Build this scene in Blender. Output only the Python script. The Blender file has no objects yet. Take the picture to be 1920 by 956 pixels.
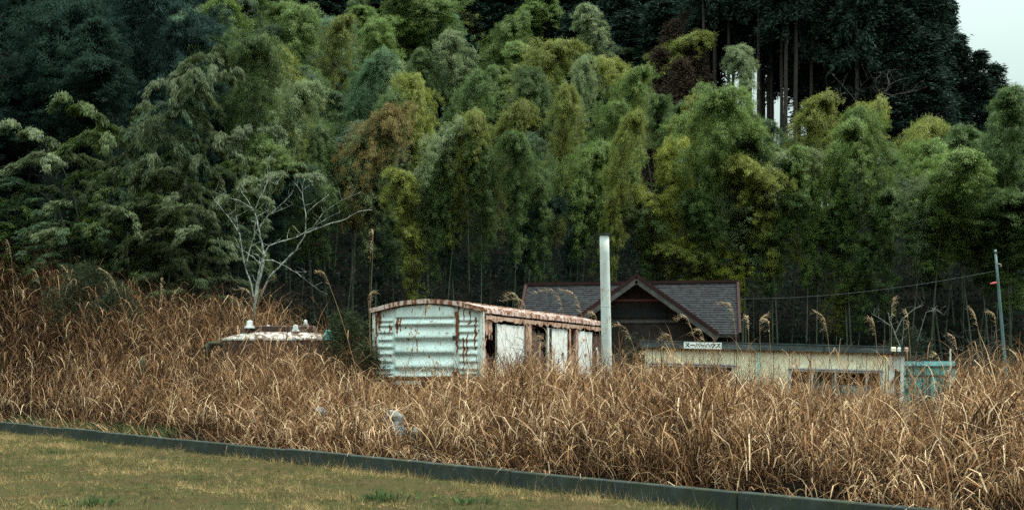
import bpy, bmesh, math, random
import numpy as np
from mathutils import Vector, Matrix
random.seed(7); rng = np.random.default_rng(7)
R = math.radians
scn = bpy.context.scene
col = scn.collection

# ------------------------------------------------------------------ camera, world, sun, exposure
F, HOR, EYE = 2637.0, 685.0, 1.6           # focal length in photo pixels, horizon row, eye height
cam = bpy.data.cameras.new('camera'); cam_o = bpy.data.objects.new('camera', cam); col.objects.link(cam_o)
cam_o.location = (0, 0, EYE); cam_o.rotation_euler = (R(90), 0, 0)
cam.sensor_width = 36; cam.lens = 36 * F / 1920; cam.shift_y = (HOR - 478) / 1920; cam.clip_end = 2000
scn.camera = cam_o

SUN_EL, SUN_AZ = R(66), R(84)             # azimuth clockwise from +Y: high on the right
w = bpy.data.worlds.new('World'); scn.world = w; w.use_nodes = True
nt = w.node_tree; nt.nodes.clear()
def N(t, **k):
    n = nt.nodes.new(t)
    for a, b in k.items(): setattr(n, a, b)
    return n
sky = N('ShaderNodeTexSky', sky_type='NISHITA', sun_disc=False, sun_elevation=SUN_EL, sun_rotation=SUN_AZ, air_density=1.5, dust_density=6.0, ozone_density=1.0)
tc = N('ShaderNodeTexCoord'); sep = N('ShaderNodeSeparateXYZ'); nt.links.new(tc.outputs['Generated'], sep.inputs[0])
mr = N('ShaderNodeMapRange'); mr.inputs[1].default_value = 0; mr.inputs[2].default_value = 1; mr.inputs[3].default_value = 2.0; mr.inputs[4].default_value = 24.0
pw = N('ShaderNodeMath', operation='POWER', use_clamp=True); nt.links.new(sep.outputs['Z'], pw.inputs[0]); pw.inputs[1].default_value = 1.5
nt.links.new(pw.outputs[0], mr.inputs[0])
oc = N('ShaderNodeMix', data_type='RGBA', blend_type='MULTIPLY'); oc.inputs[0].default_value = 1
oc.inputs[6].default_value = (.80, 1.0, .935, 1); nt.links.new(mr.outputs[0], oc.inputs[7])      # even cloud layer, brighter overhead
mx = N('ShaderNodeMix', data_type='RGBA'); mx.inputs[0].default_value = .9
nt.links.new(sky.outputs[0], mx.inputs[6]); nt.links.new(oc.outputs[2], mx.inputs[7])
bg = N('ShaderNodeBackground'); bg.inputs[1].default_value = .065; nt.links.new(mx.outputs[2], bg.inputs[0])
wo = N('ShaderNodeOutputWorld'); nt.links.new(bg.outputs[0], wo.inputs[0])

sl = bpy.data.lights.new('sun', 'SUN'); sl.energy = 1.5; sl.angle = R(14); sl.color = (1, .97, .92)
so = bpy.data.objects.new('sun', sl); col.objects.link(so)
sd = Vector((math.sin(SUN_AZ) * math.cos(SUN_EL), math.cos(SUN_AZ) * math.cos(SUN_EL), math.sin(SUN_EL)))
so.rotation_euler = sd.to_track_quat('Z', 'Y').to_euler(); so.location = (0, -20, 60)
vs = scn.view_settings; vs.view_transform = 'Standard'; vs.look = 'None'; vs.gamma = 1; vs.exposure = 1.85
scn.cycles.use_denoising = False; scn.cycles.use_adaptive_sampling = False; scn.cycles.sample_clamp_indirect = 3; scn.cycles.volume_bounces = 0; scn.cycles.max_bounces = 6; scn.cycles.diffuse_bounces = 3; scn.cycles.transparent_max_bounces = 6

# ------------------------------------------------------------------ helpers
def P(px, py, Y): return Vector(((px - 960) / F * Y, Y, EYE + (HOR - py) / F * Y))
def tag(o, label=None, cat=None, group=None, kind=None):
    if label: o['label'] = label
    if cat: o['category'] = cat
    if group: o['group'] = group
    if kind: o['kind'] = kind
    return o
def empty(name, loc, label=None, cat=None, group=None, rot=(0, 0, 0)):
    o = bpy.data.objects.new(name, None); col.objects.link(o); o.location = loc; o.rotation_euler = rot
    o.empty_display_size = .2
    return tag(o, label, cat, group)
def link(name, me, mat=None, parent=None, loc=None):
    o = bpy.data.objects.new(name, me); col.objects.link(o)
    if mat and not me.materials: me.materials.append(mat)
    if parent: o.parent = parent
    if loc is not None: o.location = loc
    return o
def np_mesh(name, V, Fq, attrs=None, smooth=False):
    V = np.asarray(V, dtype=np.float32).reshape(-1, 3); Fq = np.asarray(Fq, dtype=np.int32); k = Fq.shape[1]
    me = bpy.data.meshes.new(name)
    me.vertices.add(len(V)); me.vertices.foreach_set('co', V.ravel())
    me.loops.add(Fq.size); me.loops.foreach_set('vertex_index', Fq.ravel())
    me.polygons.add(len(Fq)); me.polygons.foreach_set('loop_start', np.arange(0, Fq.size, k, dtype=np.int32))
    try: me.polygons.foreach_set('loop_total', np.full(len(Fq), k, dtype=np.int32))
    except Exception: pass
    if smooth: me.polygons.foreach_set('use_smooth', np.ones(len(Fq), dtype=bool))
    for an, av in (attrs or {}).items():
        a = me.attributes.new(an, 'FLOAT', 'POINT'); a.data.foreach_set('value', np.asarray(av, dtype=np.float32).ravel())
    me.update(calc_edges=True); me.validate()
    return me
class MB:
    """collects boxes, plates, tubes in one mesh"""
    def __init__(s): s.v = []; s.f = []
    def add(s, vs, fs):
        n = len(s.v); s.v += [tuple(v) for v in vs]; s.f += [tuple(i + n for i in f) for f in fs]; return s
    def box(s, a, b, M=None):
        x0, y0, z0 = a; x1, y1, z1 = b
        vs = [Vector(p) for p in ((x0,y0,z0),(x1,y0,z0),(x1,y1,z0),(x0,y1,z0),(x0,y0,z1),(x1,y0,z1),(x1,y1,z1),(x0,y1,z1))]
        if M: vs = [M @ v for v in vs]
        return s.add(vs, [(0,3,2,1),(4,5,6,7),(0,1,5,4),(1,2,6,5),(2,3,7,6),(3,0,4,7)])
    def prism(s, poly, d):
        """polygon (list of 3-D points) pushed along vector d"""
        n = len(poly); a = [Vector(p) for p in poly]; b = [p + Vector(d) for p in a]
        return s.add(a + b, [tuple(range(n)), tuple(range(2*n-1, n-1, -1))] + [(i, i+n, (i+1) % n + n, (i+1) % n) for i in range(n)])
    def beam(s, a, b, wd, ht, up=(0,0,1)):
        a = Vector(a); b = Vector(b); d = (b - a).normalized(); sd = d.cross(Vector(up)).normalized(); u = sd.cross(d)
        vs = [p + sd*i*wd/2 + u*j*ht/2 for p in (a, b) for i, j in ((-1,-1),(1,-1),(1,1),(-1,1))]
        return s.add(vs, [(0,3,2,1),(4,5,6,7),(0,1,5,4),(1,2,6,5),(2,3,7,6),(3,0,4,7)])
    def tube(s, pts, rad, n=6, cap=True):
        pts = [Vector(p) for p in pts]; k = len(pts)
        if not hasattr(rad, '__len__'): rad = [rad] * k
        ref = Vector((0.31, .9, .2)); vs = []
        for i, p in enumerate(pts):
            d = (pts[min(i+1, k-1)] - pts[max(i-1, 0)]).normalized()
            a = d.cross(ref)
            if a.length < .05: a = d.cross(Vector((1, 0, 0)))
            a.normalize(); b = d.cross(a)
            vs += [p + (a*math.cos(2*math.pi*j/n) + b*math.sin(2*math.pi*j/n)) * rad[i] for j in range(n)]
        fs = [(i*n+j, i*n+(j+1) % n, (i+1)*n+(j+1) % n, (i+1)*n+j) for i in range(k-1) for j in range(n)]
        if cap: fs += [tuple(range(n-1, -1, -1)), tuple(range((k-1)*n, k*n))]
        return s.add(vs, fs)
    def build(s, name, mat, parent=None, loc=None, smooth=False, bevel=0):
        me = bpy.data.meshes.new(name); me.from_pydata([tuple(v) for v in s.v], [], s.f)
        bm = bmesh.new(); bm.from_mesh(me); bmesh.ops.recalc_face_normals(bm, faces=bm.faces)
        if bevel: bmesh.ops.bevel(bm, geom=list(bm.edges), offset=bevel, segments=1, affect='EDGES', clamp_overlap=True)
        bm.to_mesh(me); bm.free()
        if smooth: me.polygons.foreach_set('use_smooth', np.ones(len(me.polygons), dtype=bool))
        return link(name, me, mat, parent, loc)

# ------------------------------------------------------------------ materials
MATS = {}
def new_mat(name):
    m = bpy.data.materials.new(name); m.use_nodes = True; m.node_tree.nodes.clear(); MATS[name] = m; return m, m.node_tree
class NT:
    def __init__(s, t): s.t = t
    def n(s, typ, **k):
        n = s.t.nodes.new(typ)
        for a, b in k.items(): setattr(n, a, b)
        return n
    def l(s, a, b): s.t.links.new(a, b)
    def noise(s, vec, scale, detail=4, rough=.6, mapscale=None, loc=(0,0,0)):
        mp = s.n('ShaderNodeMapping'); s.l(vec, mp.inputs[0])
        mp.inputs[1].default_value = loc
        if mapscale: mp.inputs[3].default_value = mapscale
        no = s.n('ShaderNodeTexNoise'); no.inputs['Scale'].default_value = scale; no.inputs['Detail'].default_value = detail; no.inputs['Roughness'].default_value = rough
        s.l(mp.outputs[0], no.inputs[0]); return no.outputs[0]
    def ramp(s, fac, stops):
        r = s.n('ShaderNodeValToRGB'); e = r.color_ramp.elements
        while len(e) < len(stops): e.new(.5)
        for el, (p, c) in zip(e, stops): el.position = p; el.color = (*c, 1) if len(c) == 3 else c
        s.l(fac, r.inputs[0]); return r.outputs[0]
    def mix(s, f, a, b, mode='MIX'):
        m = s.n('ShaderNodeMix', data_type='RGBA', blend_type=mode)
        for i, v in ((0, f), (6, a), (7, b)):
            if isinstance(v, (int, float)): m.inputs[i].default_value = v
            elif isinstance(v, tuple): m.inputs[i].default_value = (*v, 1)
            else: s.l(v, m.inputs[i])
        return m.outputs[2]
    def math(s, op, a, b=0.0):
        m = s.n('ShaderNodeMath', operation=op)
        for i, v in ((0, a), (1, b)):
            if isinstance(v, (int, float)): m.inputs[i].default_value = v
            else: s.l(v, m.inputs[i])
        return m.outputs[0]
    def mapr(s, v, a, b, c=0., d=1.):
        m = s.n('ShaderNodeMapRange'); s.l(v, m.inputs[0])
        for i, q in enumerate((a, b, c, d)): m.inputs[i+1].default_value = q
        return m.outputs[0]
    def out(s, sh):
        o = s.n('ShaderNodeOutputMaterial'); s.l(sh, o.inputs[0])
    def prin(s, colr, rough=.7, bump=None, bstr=.3, bdist=.02, metal=0, spec=.4):
        p = s.n('ShaderNodeBsdfPrincipled'); p.inputs['Specular IOR Level'].default_value = spec
        if isinstance(colr, tuple): p.inputs['Base Color'].default_value = (*colr, 1)
        else: s.l(colr, p.inputs['Base Color'])
        if isinstance(rough, (int, float)): p.inputs['Roughness'].default_value = rough
        else: s.l(rough, p.inputs['Roughness'])
        p.inputs['Metallic'].default_value = metal
        if bump is not None:
            b = s.n('ShaderNodeBump'); b.inputs['Strength'].default_value = bstr; b.inputs['Distance'].default_value = bdist
            s.l(bump, b.inputs['Height']); s.l(b.outputs[0], p.inputs['Normal'])
        s.out(p.outputs[0]); return p

def mat_plain(name, c, rough=.7, var=.25, scale=6, dirt=None, dirt_amt=.5, stretch=None, bump=.2):
    """weathered surface: base colour with mottling and an optional second dirt colour in blotches or vertical runs"""
    m, t = new_mat(name); k = NT(t); tc = k.n('ShaderNodeTexCoord').outputs['Object']
    n1 = k.noise(tc, scale, 5); n2 = k.noise(tc, scale*6, 3)
    v = k.mapr(n1, .3, .7, 1-var, 1+var*.5)
    c1 = k.mix(1.0, c, v, 'MULTIPLY')
    if dirt:
        n3 = k.noise(tc, scale*.7, 6, .65, mapscale=stretch or (1,1,1), loc=(3,1,7))
        c1 = k.mix(k.mapr(n3, .62-dirt_amt*.3, .74-dirt_amt*.2), c1, dirt)
    k.prin(c1, rough, n2, bump, .01, spec=.4 if rough < .7 else .12)
    return m
def mat_rusty(name, paint, rust=(.16,.055,.025), rust2=(.30,.11,.045), amt=.5, attr=False, stretch=(14,14,1.2), rough=.6):
    m, t = new_mat(name); k = NT(t); tc = k.n('ShaderNodeTexCoord').outputs['Object']
    blot = k.noise(tc, 5, 7, .7); run = k.noise(tc, 1.6, 5, .6, mapscale=stretch, loc=(2,5,1)); fine = k.noise(tc, 40, 3)
    s = k.math('ADD', k.math('MULTIPLY', blot, .55), k.math('MULTIPLY', run, .45))
    if attr:
        at = k.n('ShaderNodeAttribute', attribute_name='rust'); s = k.math('ADD', s, k.math('MULTIPLY', at.outputs['Fac'], .42))
    f = k.mapr(s, .625-amt*.2, .655-amt*.2)
    rc = k.ramp(fine, [(.3, tuple(x*.45 for x in rust)), (.5, rust), (.72, rust2)])
    halo = k.mapr(s, .55-amt*.2, .65-amt*.2, 0, .5)
    grime = k.mapr(k.noise(tc, 2.5, 5, .6, loc=(9,2,4)), .3, .75, .78, 1.05)
    p1 = k.mix(1.0, paint, grime, 'MULTIPLY')
    c = k.mix(f, k.mix(halo, p1, (.36,.20,.10)), rc)
    k.prin(c, k.mapr(f, 0, 1, rough, .9), k.math('ADD', fine, k.math('MULTIPLY', f, .6)), .25, .006)
    return m
def mat_leaf(name, objcol=True, c=(.06,.09,.03), var=.5, trans=.4, tip=(.18,.18,.06), spec=.12):
    m, t = new_mat(name); k = NT(t)
    at = k.n('ShaderNodeAttribute', attribute_name='tint').outputs['Fac']
    base = k.n('ShaderNodeObjectInfo').outputs['Color'] if objcol else None
    v = k.mapr(at, 0, 1, 1-var, 1+var)
    c1 = k.mix(1.0, base if objcol else c, v, 'MULTIPLY')
    c1 = k.mix(k.mapr(at, .86, 1.0, 0, .45), c1, tip)
    d = k.n('ShaderNodeBsdfPrincipled'); k.l(c1, d.inputs['Base Color']); d.inputs['Roughness'].default_value = .45
    d.inputs['Specular IOR Level'].default_value = spec
    tr = k.n('ShaderNodeBsdfTranslucent'); k.l(c1, tr.inputs[0])
    ms = k.n('ShaderNodeMixShader'); ms.inputs[0].default_value = trans; k.l(d.outputs[0], ms.inputs[1]); k.l(tr.outputs[0], ms.inputs[2])
    k.out(ms.outputs[0]); return m
def mat_grass(name, stops, trans=.25):
    m, t = new_mat(name); k = NT(t)
    at = k.n('ShaderNodeAttribute', attribute_name='tint').outputs['Fac']
    c = k.ramp(at, stops)
    d = k.n('ShaderNodeBsdfDiffuse'); k.l(c, d.inputs[0])
    tr = k.n('ShaderNodeBsdfTranslucent'); k.l(c, tr.inputs[0])
    ms = k.n('ShaderNodeMixShader'); ms.inputs[0].default_value = trans; k.l(d.outputs[0], ms.inputs[1]); k.l(tr.outputs[0], ms.inputs[2])
    k.out(ms.outputs[0]); return m

M_bamboo = mat_leaf('bamboo_leaf')
M_shade = mat_leaf('shaded_bamboo_leaf', spec=0, trans=.25, tip=(.03,.04,.025))  # darker copy of the bamboo leaf, with shade put into its colour
M_needle = mat_leaf('conifer_needle', trans=.1, var=.6, tip=(.05,.06,.03), spec=0)
M_culm = mat_plain('bamboo_culm', (.055,.068,.038), .5, .4, 3, (.11,.105,.07), .35)
M_trunk = mat_plain('dark_bark', (.05,.04,.033), .9, .5, 8, bump=.5)
M_palebark = mat_plain('pale_bark', (.36,.38,.33), .85, .4, 9, (.06,.07,.055), .75, bump=.5)
M_twig = mat_plain('dead_twig', (.075,.06,.05), .9, .4, 9)
M_paletwig = mat_plain('pale_twig', (.25,.25,.22), .9, .4, 9)
DRY = [(0, (.014,.010,.008)), (.25, (.048,.026,.016)), (.5, (.140,.068,.031)), (.72, (.30,.165,.080)), (1, (.62,.45,.285))]
M_dry = mat_grass('dry_grass', DRY)
M_plume = mat_grass('plume', [(0, (.34,.24,.14)), (.5, (.50,.38,.24)), (1, (.64,.52,.36))], .35)
M_lawn = mat_grass('lawn_grass', [(0, (.018,.034,.013)), (.3, (.045,.066,.022)), (.48, (.088,.083,.036)), (.72, (.19,.128,.052)), (1, (.40,.285,.135))])
M_green = mat_grass('green_weed', [(0, (.02,.035,.016)), (.6, (.05,.09,.035)), (1, (.09,.13,.05))])
M_kerb = mat_plain('kerb_concrete', (.036,.044,.042), .9, .5, 3, (.036,.042,.022), .6, (1,1,.3), bump=.5)
M_mint = mat_rusty('mint_paint', (.58,.69,.665), amt=.17, attr=True, rough=.42)
M_rail = mat_rusty('pink_white_rusty_paint', (.56,.46,.43), amt=.66, stretch=(8,8,1.0))
M_rust = mat_rusty('orange_rust_sheet', (.42,.30,.24), rust=(.11,.042,.024), rust2=(.40,.13,.05), amt=.62)
M_darkrust = mat_rusty('brown_rust', (.09,.05,.04), rust=(.045,.024,.018), rust2=(.09,.04,.025), amt=1.0)
M_white = mat_rusty('white_board', (.64,.66,.63), amt=.26, rust=(.3,.2,.13))
M_dark = mat_plain('dark_steel', (.03,.03,.028), .8)
M_pole = mat_rusty('pole_concrete', (.46,.50,.48), rust=(.16,.13,.10), rust2=(.26,.20,.15), amt=.24, stretch=(6,6,.9), rough=.85)
M_cap = mat_plain('dark_cap', (.02,.025,.025), .6)
M_cream = mat_rusty('cream_panel', (.80,.75,.55), rust=(.30,.24,.15), rust2=(.42,.35,.24), amt=.22, stretch=(9,9,.7), rough=.5)
M_fascia = mat_plain('dark_fascia', (.035,.05,.052), .5, .5, 2.5, (.09,.11,.11), .35, (.5,1,3))
M_alu = mat_plain('grey_aluminium', (.38,.42,.45), .4, .25, 5)
M_trim = mat_rusty('white_trim', (.62,.68,.64), amt=.46)
M_glass, t_ = new_mat('dark_glass'); NT(t_).prin((.02,.024,.025), .08)
M_signw = mat_plain('sign_white', (.74,.78,.75), .5, .12, 6)
M_ink = mat_plain('sign_ink', (.012,.013,.013), .5)
M_cyan = mat_rusty('cyan_sheet', (.10,.44,.42), rust=(.03,.07,.07), rust2=(.05,.13,.12), amt=.45, stretch=(4,4,.6), rough=.5)
M_blue = mat_plain('pale_blue_board', (.22,.50,.52), .5, .25, 5)
M_redbrown = mat_plain('red_brown_board', (.16,.05,.035), .6, .4, 5)
M_yellow = mat_plain('yellow_plastic', (.55,.25,.03), .5)
M_tile = mat_plain('roof_tile', (.016,.015,.017), .9, .5, 9, (.026,.028,.030), .6, bump=.3)
M_redtrim = mat_plain('red_trim', (.032,.013,.012), .8, .35, 6)
M_greybrd = mat_plain('grey_board', (.085,.08,.076), .85, .45, 5, (.05,.045,.04), .5)
M_timber = mat_plain('dark_timber', (.035,.028,.024), .85, .5, 4)
M_palev = mat_plain('pale_enamel', (.44,.48,.47), .5, .4, 4, (.12,.09,.07), .75)
M_rock = mat_plain('pale_rubble', (.20,.20,.19), .9, .4, 5, (.08,.08,.065), .5, bump=.7)
M_moss = mat_plain('mossy_wood', (.05,.055,.03), .9, .5, 8, (.025,.022,.018), .5, bump=.7)
M_polepaint = mat_plain('teal_pole', (.075,.13,.125), .6, .35, 6)
M_wire = mat_plain('wire', (.10,.11,.11), .5)
M_redplastic = mat_plain('red_bracket', (.40,.05,.04), .5)

# ------------------------------------------------------------------ terrain
KP, KD, KN = np.array([-12.45, 34.2]), np.array([.6211, -.7837]), np.array([.7837, .6211])
def sstep(a, b, x): t = np.clip((x-a)/(b-a), 0, 1); return t*t*(3-2*t)
def kdist(x, y): return (x-KP[0])*KN[0] + (y-KP[1])*KN[1]
def ground(x, y):
    x = np.asarray(x, float); y = np.asarray(y, float)
    s = kdist(x, y)
    hb = np.interp(x, [-60,-24,-16.7,-11.6,-7.9,-4.5,-2.5,2,6,30], [6,5.0,4.1,2.6,1.75,.80,.42,.35,.25,.2])
    Ls = np.interp(x, [-20,-16,-11,-8,-4,-2], [4.5,4.4,6.2,9,10.5,8])
    b = .17 + (hb-.17)*sstep(.4, 1, s/Ls + .15)
    z = -.06 + (b+.06)*np.clip((s-.42)/.45, 0, 1)
    d = np.maximum(y-51, 0); d = np.minimum(d, 66); rise = .34*np.sqrt(d*d+9) - .34*3
    crest = .34*np.sqrt(35*35+9) - 1.02 + np.clip((x-26)*-.12, -1.5, 0)
    drop = np.where(y > 86, crest - .35*(y-86), np.minimum(rise, crest))
    a = x/np.maximum(y, 1)
    m = sstep(.105, .13, a)
    hill = np.where(y > 40, rise*(1-m) + np.maximum(drop, -1)*m, 0)
    blocker_hills = .45*np.maximum(np.minimum(-y-45, 130), 0) + .5*np.maximum(np.minimum(-x-34, 70), 0)*sstep(-60, 30, y)  # added slopes behind and left of the camera, blocking low horizon light
    return z + hill + blocker_hills + .06*np.sin(x*.9+1)*np.sin(y*.7)*(s > 1)
def gz(x, y): return float(ground(x, y))

def grid_mesh(name, xs, ys, zf):
    X, Yg = np.meshgrid(xs, ys); Z = zf(X, Yg); nx = len(xs)
    V = np.stack([X, Yg, Z], -1).reshape(-1, 3)
    i = np.arange(len(ys)-1)[:, None]*nx + np.arange(nx-1)[None]; i = i.ravel()
    return np_mesh(name, V, np.stack([i, i+1, i+1+nx, i+nx], -1), smooth=True)
m, t_ = new_mat('soil'); k = NT(t_); tcn = k.n('ShaderNodeTexCoord').outputs['Object']
cn = k.ramp(k.noise(tcn, 1.3, 8, .7), [(.3, (.003,.003,.003)), (.5, (.006,.006,.005)), (.7, (.012,.010,.007))])
k.prin(cn, 1, k.noise(tcn, 9, 6, .7), .8, .08, spec=0); M_soil = m
xs = np.concatenate([np.linspace(-700,-60,12), np.linspace(-55,-26,14), np.linspace(-25,25,121), np.linspace(27,60,16), np.linspace(70,700,12)])
ys = np.concatenate([np.linspace(-400,-200,5), np.linspace(-180,-10,18), np.linspace(-5,9,8), np.linspace(10,60,121), np.linspace(61,135,75), np.linspace(145,800,14)])
tag(link('ground', grid_mesh('ground', xs, ys, ground), M_soil), kind='structure')

# lawn sheet in front of the kerb
m, t_ = new_mat('lawn_ground'); k = NT(t_); tcn = k.n('ShaderNodeTexCoord').outputs['Object']
cn = k.ramp(k.noise(tcn, .9, 8, .72), [(.3, (.022,.030,.013)), (.43, (.05,.046,.02)), (.55, (.055,.041,.021)), (.72, (.10,.068,.034))])
k.prin(cn, 1, k.noise(tcn, 25, 5, .7), .8, .05, spec=0); M_lawng = m
def lawn_pts():
    V = []; Fq = []; n = 60
    for i in range(n+1):
        p = KP + KD*(-14 + 44*i/n)
        for j, dd in enumerate((0, .6, 1.5, 3, 5, 8, 12, 18)):
            q = p - KN*dd; V.append((q[0], q[1], .02*math.sin(q[0]*1.3)*math.sin(q[1]*.9) if j else .0))
    for i in range(n):
        for j in range(7): a = i*8+j; Fq.append((a, a+1, a+9, a+8))
    return np_mesh('lawn', V, Fq, smooth=True)
tag(link('lawn', lawn_pts(), M_lawng), kind='structure')

# kerb of cast blocks
kr = empty('kerb', (KP[0], KP[1], 0), 'long low dark concrete kerb between the short lawn and the tall dry grass', 'kerb')
kr.rotation_euler = (0, 0, math.atan2(KD[1], KD[0]))
kb = MB().box((.006, 0, -.25), (1.994, .13, .225)); kme = None
for i in range(-6, 15):
    if kme is None: o = kb.build('kerb_block', M_kerb, kr, bevel=.012); kme = o.data
    else: o = link('kerb_block', kme, None, kr)
    o.location = (i*2.0, random.uniform(-.012, .012), random.uniform(-.014, .010))

# ------------------------------------------------------------------ grass
def ribbons(base, az, L, lean, curl, wd, K=4, power=1.3):
    """N bending blades; returns verts (N,(K+1)*2,3) and faces"""
    n = len(L); d = np.stack([np.cos(az), np.sin(az), np.zeros(n)], -1); side = np.stack([-np.sin(az), np.cos(az), np.zeros(n)], -1)
    tw = rng.uniform(-.9, .9, n)[:, None]; side = side*np.cos(tw) + d*np.sin(tw)
    p = np.array(base, float).copy(); out = []
    for i in range(K+1):
        u = i/K; wv = wd*(1-u**2*.92)*(.55+.45*min(1, u*4)); out += [p - side*wv[:, None]/2, p + side*wv[:, None]/2]
        th = lean + curl*((i+.5)/K)**power; st = L/K
        p = p + d*(np.sin(th)*st)[:, None]; p[:, 2] += np.cos(th)*st
    V = np.stack(out, 1); i0 = np.arange(n)[:, None]*(2*(K+1)) + np.arange(K)[None]*2
    Fq = np.stack([i0, i0+1, i0+3, i0+2], -1).reshape(-1, 4)
    return V.reshape(-1, 3), Fq, (K+1)*2
class Acc:
    def __init__(s): s.V = []; s.F = []; s.T = []; s.n = 0
    def add(s, V, Fq, T):
        s.V.append(V); s.F.append(Fq + s.n); s.T.append(T); s.n += len(V)
    def mesh(s, name): return np_mesh(name, np.concatenate(s.V), np.concatenate(s.F), {'tint': np.concatenate(s.T)})

def inbox(x, y, cx, cy, ang, x0, x1, y0, y1):
    c, s = math.cos(-ang), math.sin(-ang); u = (x-cx)*c-(y-cy)*s; v = (x-cx)*s+(y-cy)*c
    return (u > x0) & (u < x1) & (v > y0) & (v < y1)
WAG_A, WAG_O = R(-17.5), (-3.32, 33.83); HUT_A, HUT_O = R(-5.3), (2.88, 31.0)

def grass_height(x, y):
    s = kdist(x, y); px = 960 + x/y*F
    h = np.interp(px, [-100,0,300,430,500,620,760,880,980,1150,1300,1480,1650,1750,1800,1950], [1.35,1.3,1.25,1.5,1.6,1.3,.74,.86,1.08,1.08,.96,.76,.70,.52,.92,1.04])
    edge = np.interp(px, [0,350,480,760,900,1300,1600], [.25,.3,.42,.42,.55,.7,.75])
    h = h*np.where((px > 690) & (px < 800), .62, 1)*np.where((px > 565) & (px < 640) & (s < 4.5), .7, 1)
    return h*(edge + (1-edge)*sstep(.3, np.interp(px, [0,600,1200], [3.2,4.5,2.4]), s))
def grass(name, npts, region, dens, bl, label_none=None):
    x = rng.uniform(region[0], region[1], npts); y = rng.uniform(region[2], region[3], npts)
    s = kdist(x, y); px = 960 + x/np.maximum(y, 1)*F
    ok = (s > .22) & (px > -90) & (px < 2010) & (y > 11)
    ok &= ~inbox(x, y, *WAG_O, WAG_A, -.35, 3.0, -.1, 12) & ~inbox(x, y, *HUT_O, HUT_A, -.1, 5.8, -.15, 2.5) 
    ok &= rng.random(npts) < dens(x, y, s, px)
    return x[ok], y[ok], s[ok], px[ok]
def fill_grass(acc, x, y, hf, nb, K=4, dry=0., straight=.25):
    nz = np.sin(x*2.1+np.sin(y*1.7)*2)*np.sin(y*1.9+x*.8)+.6*np.sin(x*4.7-y*3.1)
    h0 = hf(x, y)*np.clip(rng.normal(.90, .20, len(x))+.30*nz, .32, 1.8); z = ground(x, y)
    rep = np.repeat(np.arange(len(x)), nb); n = len(rep)
    ca = rng.uniform(0, 6.283, len(x))                   # each tussock leans one way
    az = rng.uniform(0, 6.283, n); bias = rng.random(n) < .42; az[bias] = ca[rep[bias]] + rng.normal(0, .5, bias.sum())
    rad = np.abs(rng.normal(0, .11, n)); a2 = rng.uniform(0, 6.283, n)
    base = np.stack([x[rep]+rad*np.cos(a2), y[rep]+rad*np.sin(a2), z[rep]-.03], -1)
    st = rng.random(n) < straight
    hh = h0[rep]; zf = np.where(st, 0, np.where(rng.random(n) < .12, 0, .28+.5*rng.random(n))); base[:, 2] += hh*zf; base[:, :2] += rng.normal(0, .07, (n, 2))*(zf*2)[:, None]
    L = np.where(st, hh*rng.uniform(.6, 1.15, n), hh**.5*rng.uniform(.35, 1.0, n))
    lean = np.where(st, rng.uniform(0, .32, n), rng.uniform(.05, .6, n)); curl = np.where(st, rng.uniform(0, .45, n), rng.uniform(1.2, 3.2, n))
    broken = rng.random(n) < .07; lean = np.where(broken, rng.uniform(.7, 1.5, n), lean)
    wd = np.where(st, rng.uniform(.005, .009, n), np.where(rng.random(n) < .25, rng.uniform(.014, .026, n), rng.uniform(.008, .017, n)))
    flat = (rng.random(len(x)) < .13)[rep]; lean = np.where(flat, lean+rng.uniform(.4, 1.0, n), lean); az = np.where(flat, ca[rep]+rng.normal(0, .35, n), az)
    weed = (rng.random(len(x)) < .28)[rep]; wd = np.where(weed, wd*.55, wd); curl = np.where(weed, curl*.35, curl)
    V, Fq, k = ribbons(base, az, L, lean, curl, wd, K, 1.4)
    ct = rng.uniform(-.18, .18, len(x))
    T = np.clip(np.where(st, rng.normal(.24, .12, n), np.where(rng.random(n) < .66, rng.normal(.37, .17, n), rng.normal(.84, .12, n))) + ct[rep] + dry - np.where(weed, .24, 0), 0, 1)
    acc.add(V, Fq, np.repeat(T, k))
acc = Acc()
# front band along the kerb, dense at its front, thinner behind
x, y, s, px = grass('front', 26000, (-9, 10, 11, 33), lambda x, y, s, px: np.interp(s, [0,.6,3,8,15], [.5,.95,.8,.55,.4])*np.where(px < 430, .0, 1)*.66*np.clip(.62+1.1*np.sin(x*3.1+np.sin(y*2.3)*1.5)*np.sin(y*2.9+x), .07, 1)*np.where((px > 1678) & (px < 1778) & (s > 5), .12, 1)*np.interp(s, [0, 2.6, 4], [.8, .85, 1])*np.where((px > 690) & (px < 800) & (s > .9) & (s < 4.5), .3, 1), 1)
fill_grass(acc, x, y, grass_height, 33, K=3)
nfront = len(x)
# thin standing stalks, singly and in loose sheaves, reaching above the leaf mass
n = 3600; x = rng.uniform(-16, 12, n); y = rng.uniform(15, 40, n); x[:900] = np.repeat(rng.uniform(-15, 11, 60), 15)+rng.normal(0, .16, 900); y[:900] = np.repeat(rng.uniform(20, 36, 60), 15)+rng.normal(0, .16, 900)
s = kdist(x, y); px = 960+x/y*F; ok = (s > .8) & ~((px > 1675) & (px < 1785) & (s > 4) & (rng.random(n) < .85)) & (np.abs(x/y) < .4) & ~inbox(x, y, *WAG_O, WAG_A, -.3, 3.0, -.1, 12) & ~inbox(x, y, *HUT_O, HUT_A, -.1, 5.8, -.15, 2.5); x = x[ok]; y = y[ok]; px = px[ok]; n = len(x)
hs_ = np.interp(px, [0,500,640,760,1000,1300,1600,1900], [1.7,1.5,1.25,1.05,1.5,1.6,1.4,1.6])*rng.uniform(.65, 1.25, n)
bs = np.stack([x, y, ground(x, y)], -1); azs = rng.uniform(0, 6.283, n)
V, Fq, kk = ribbons(bs, azs, hs_, rng.uniform(0, .32, n), rng.uniform(0, .55, n), rng.uniform(.006, .011, n), 5)
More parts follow.
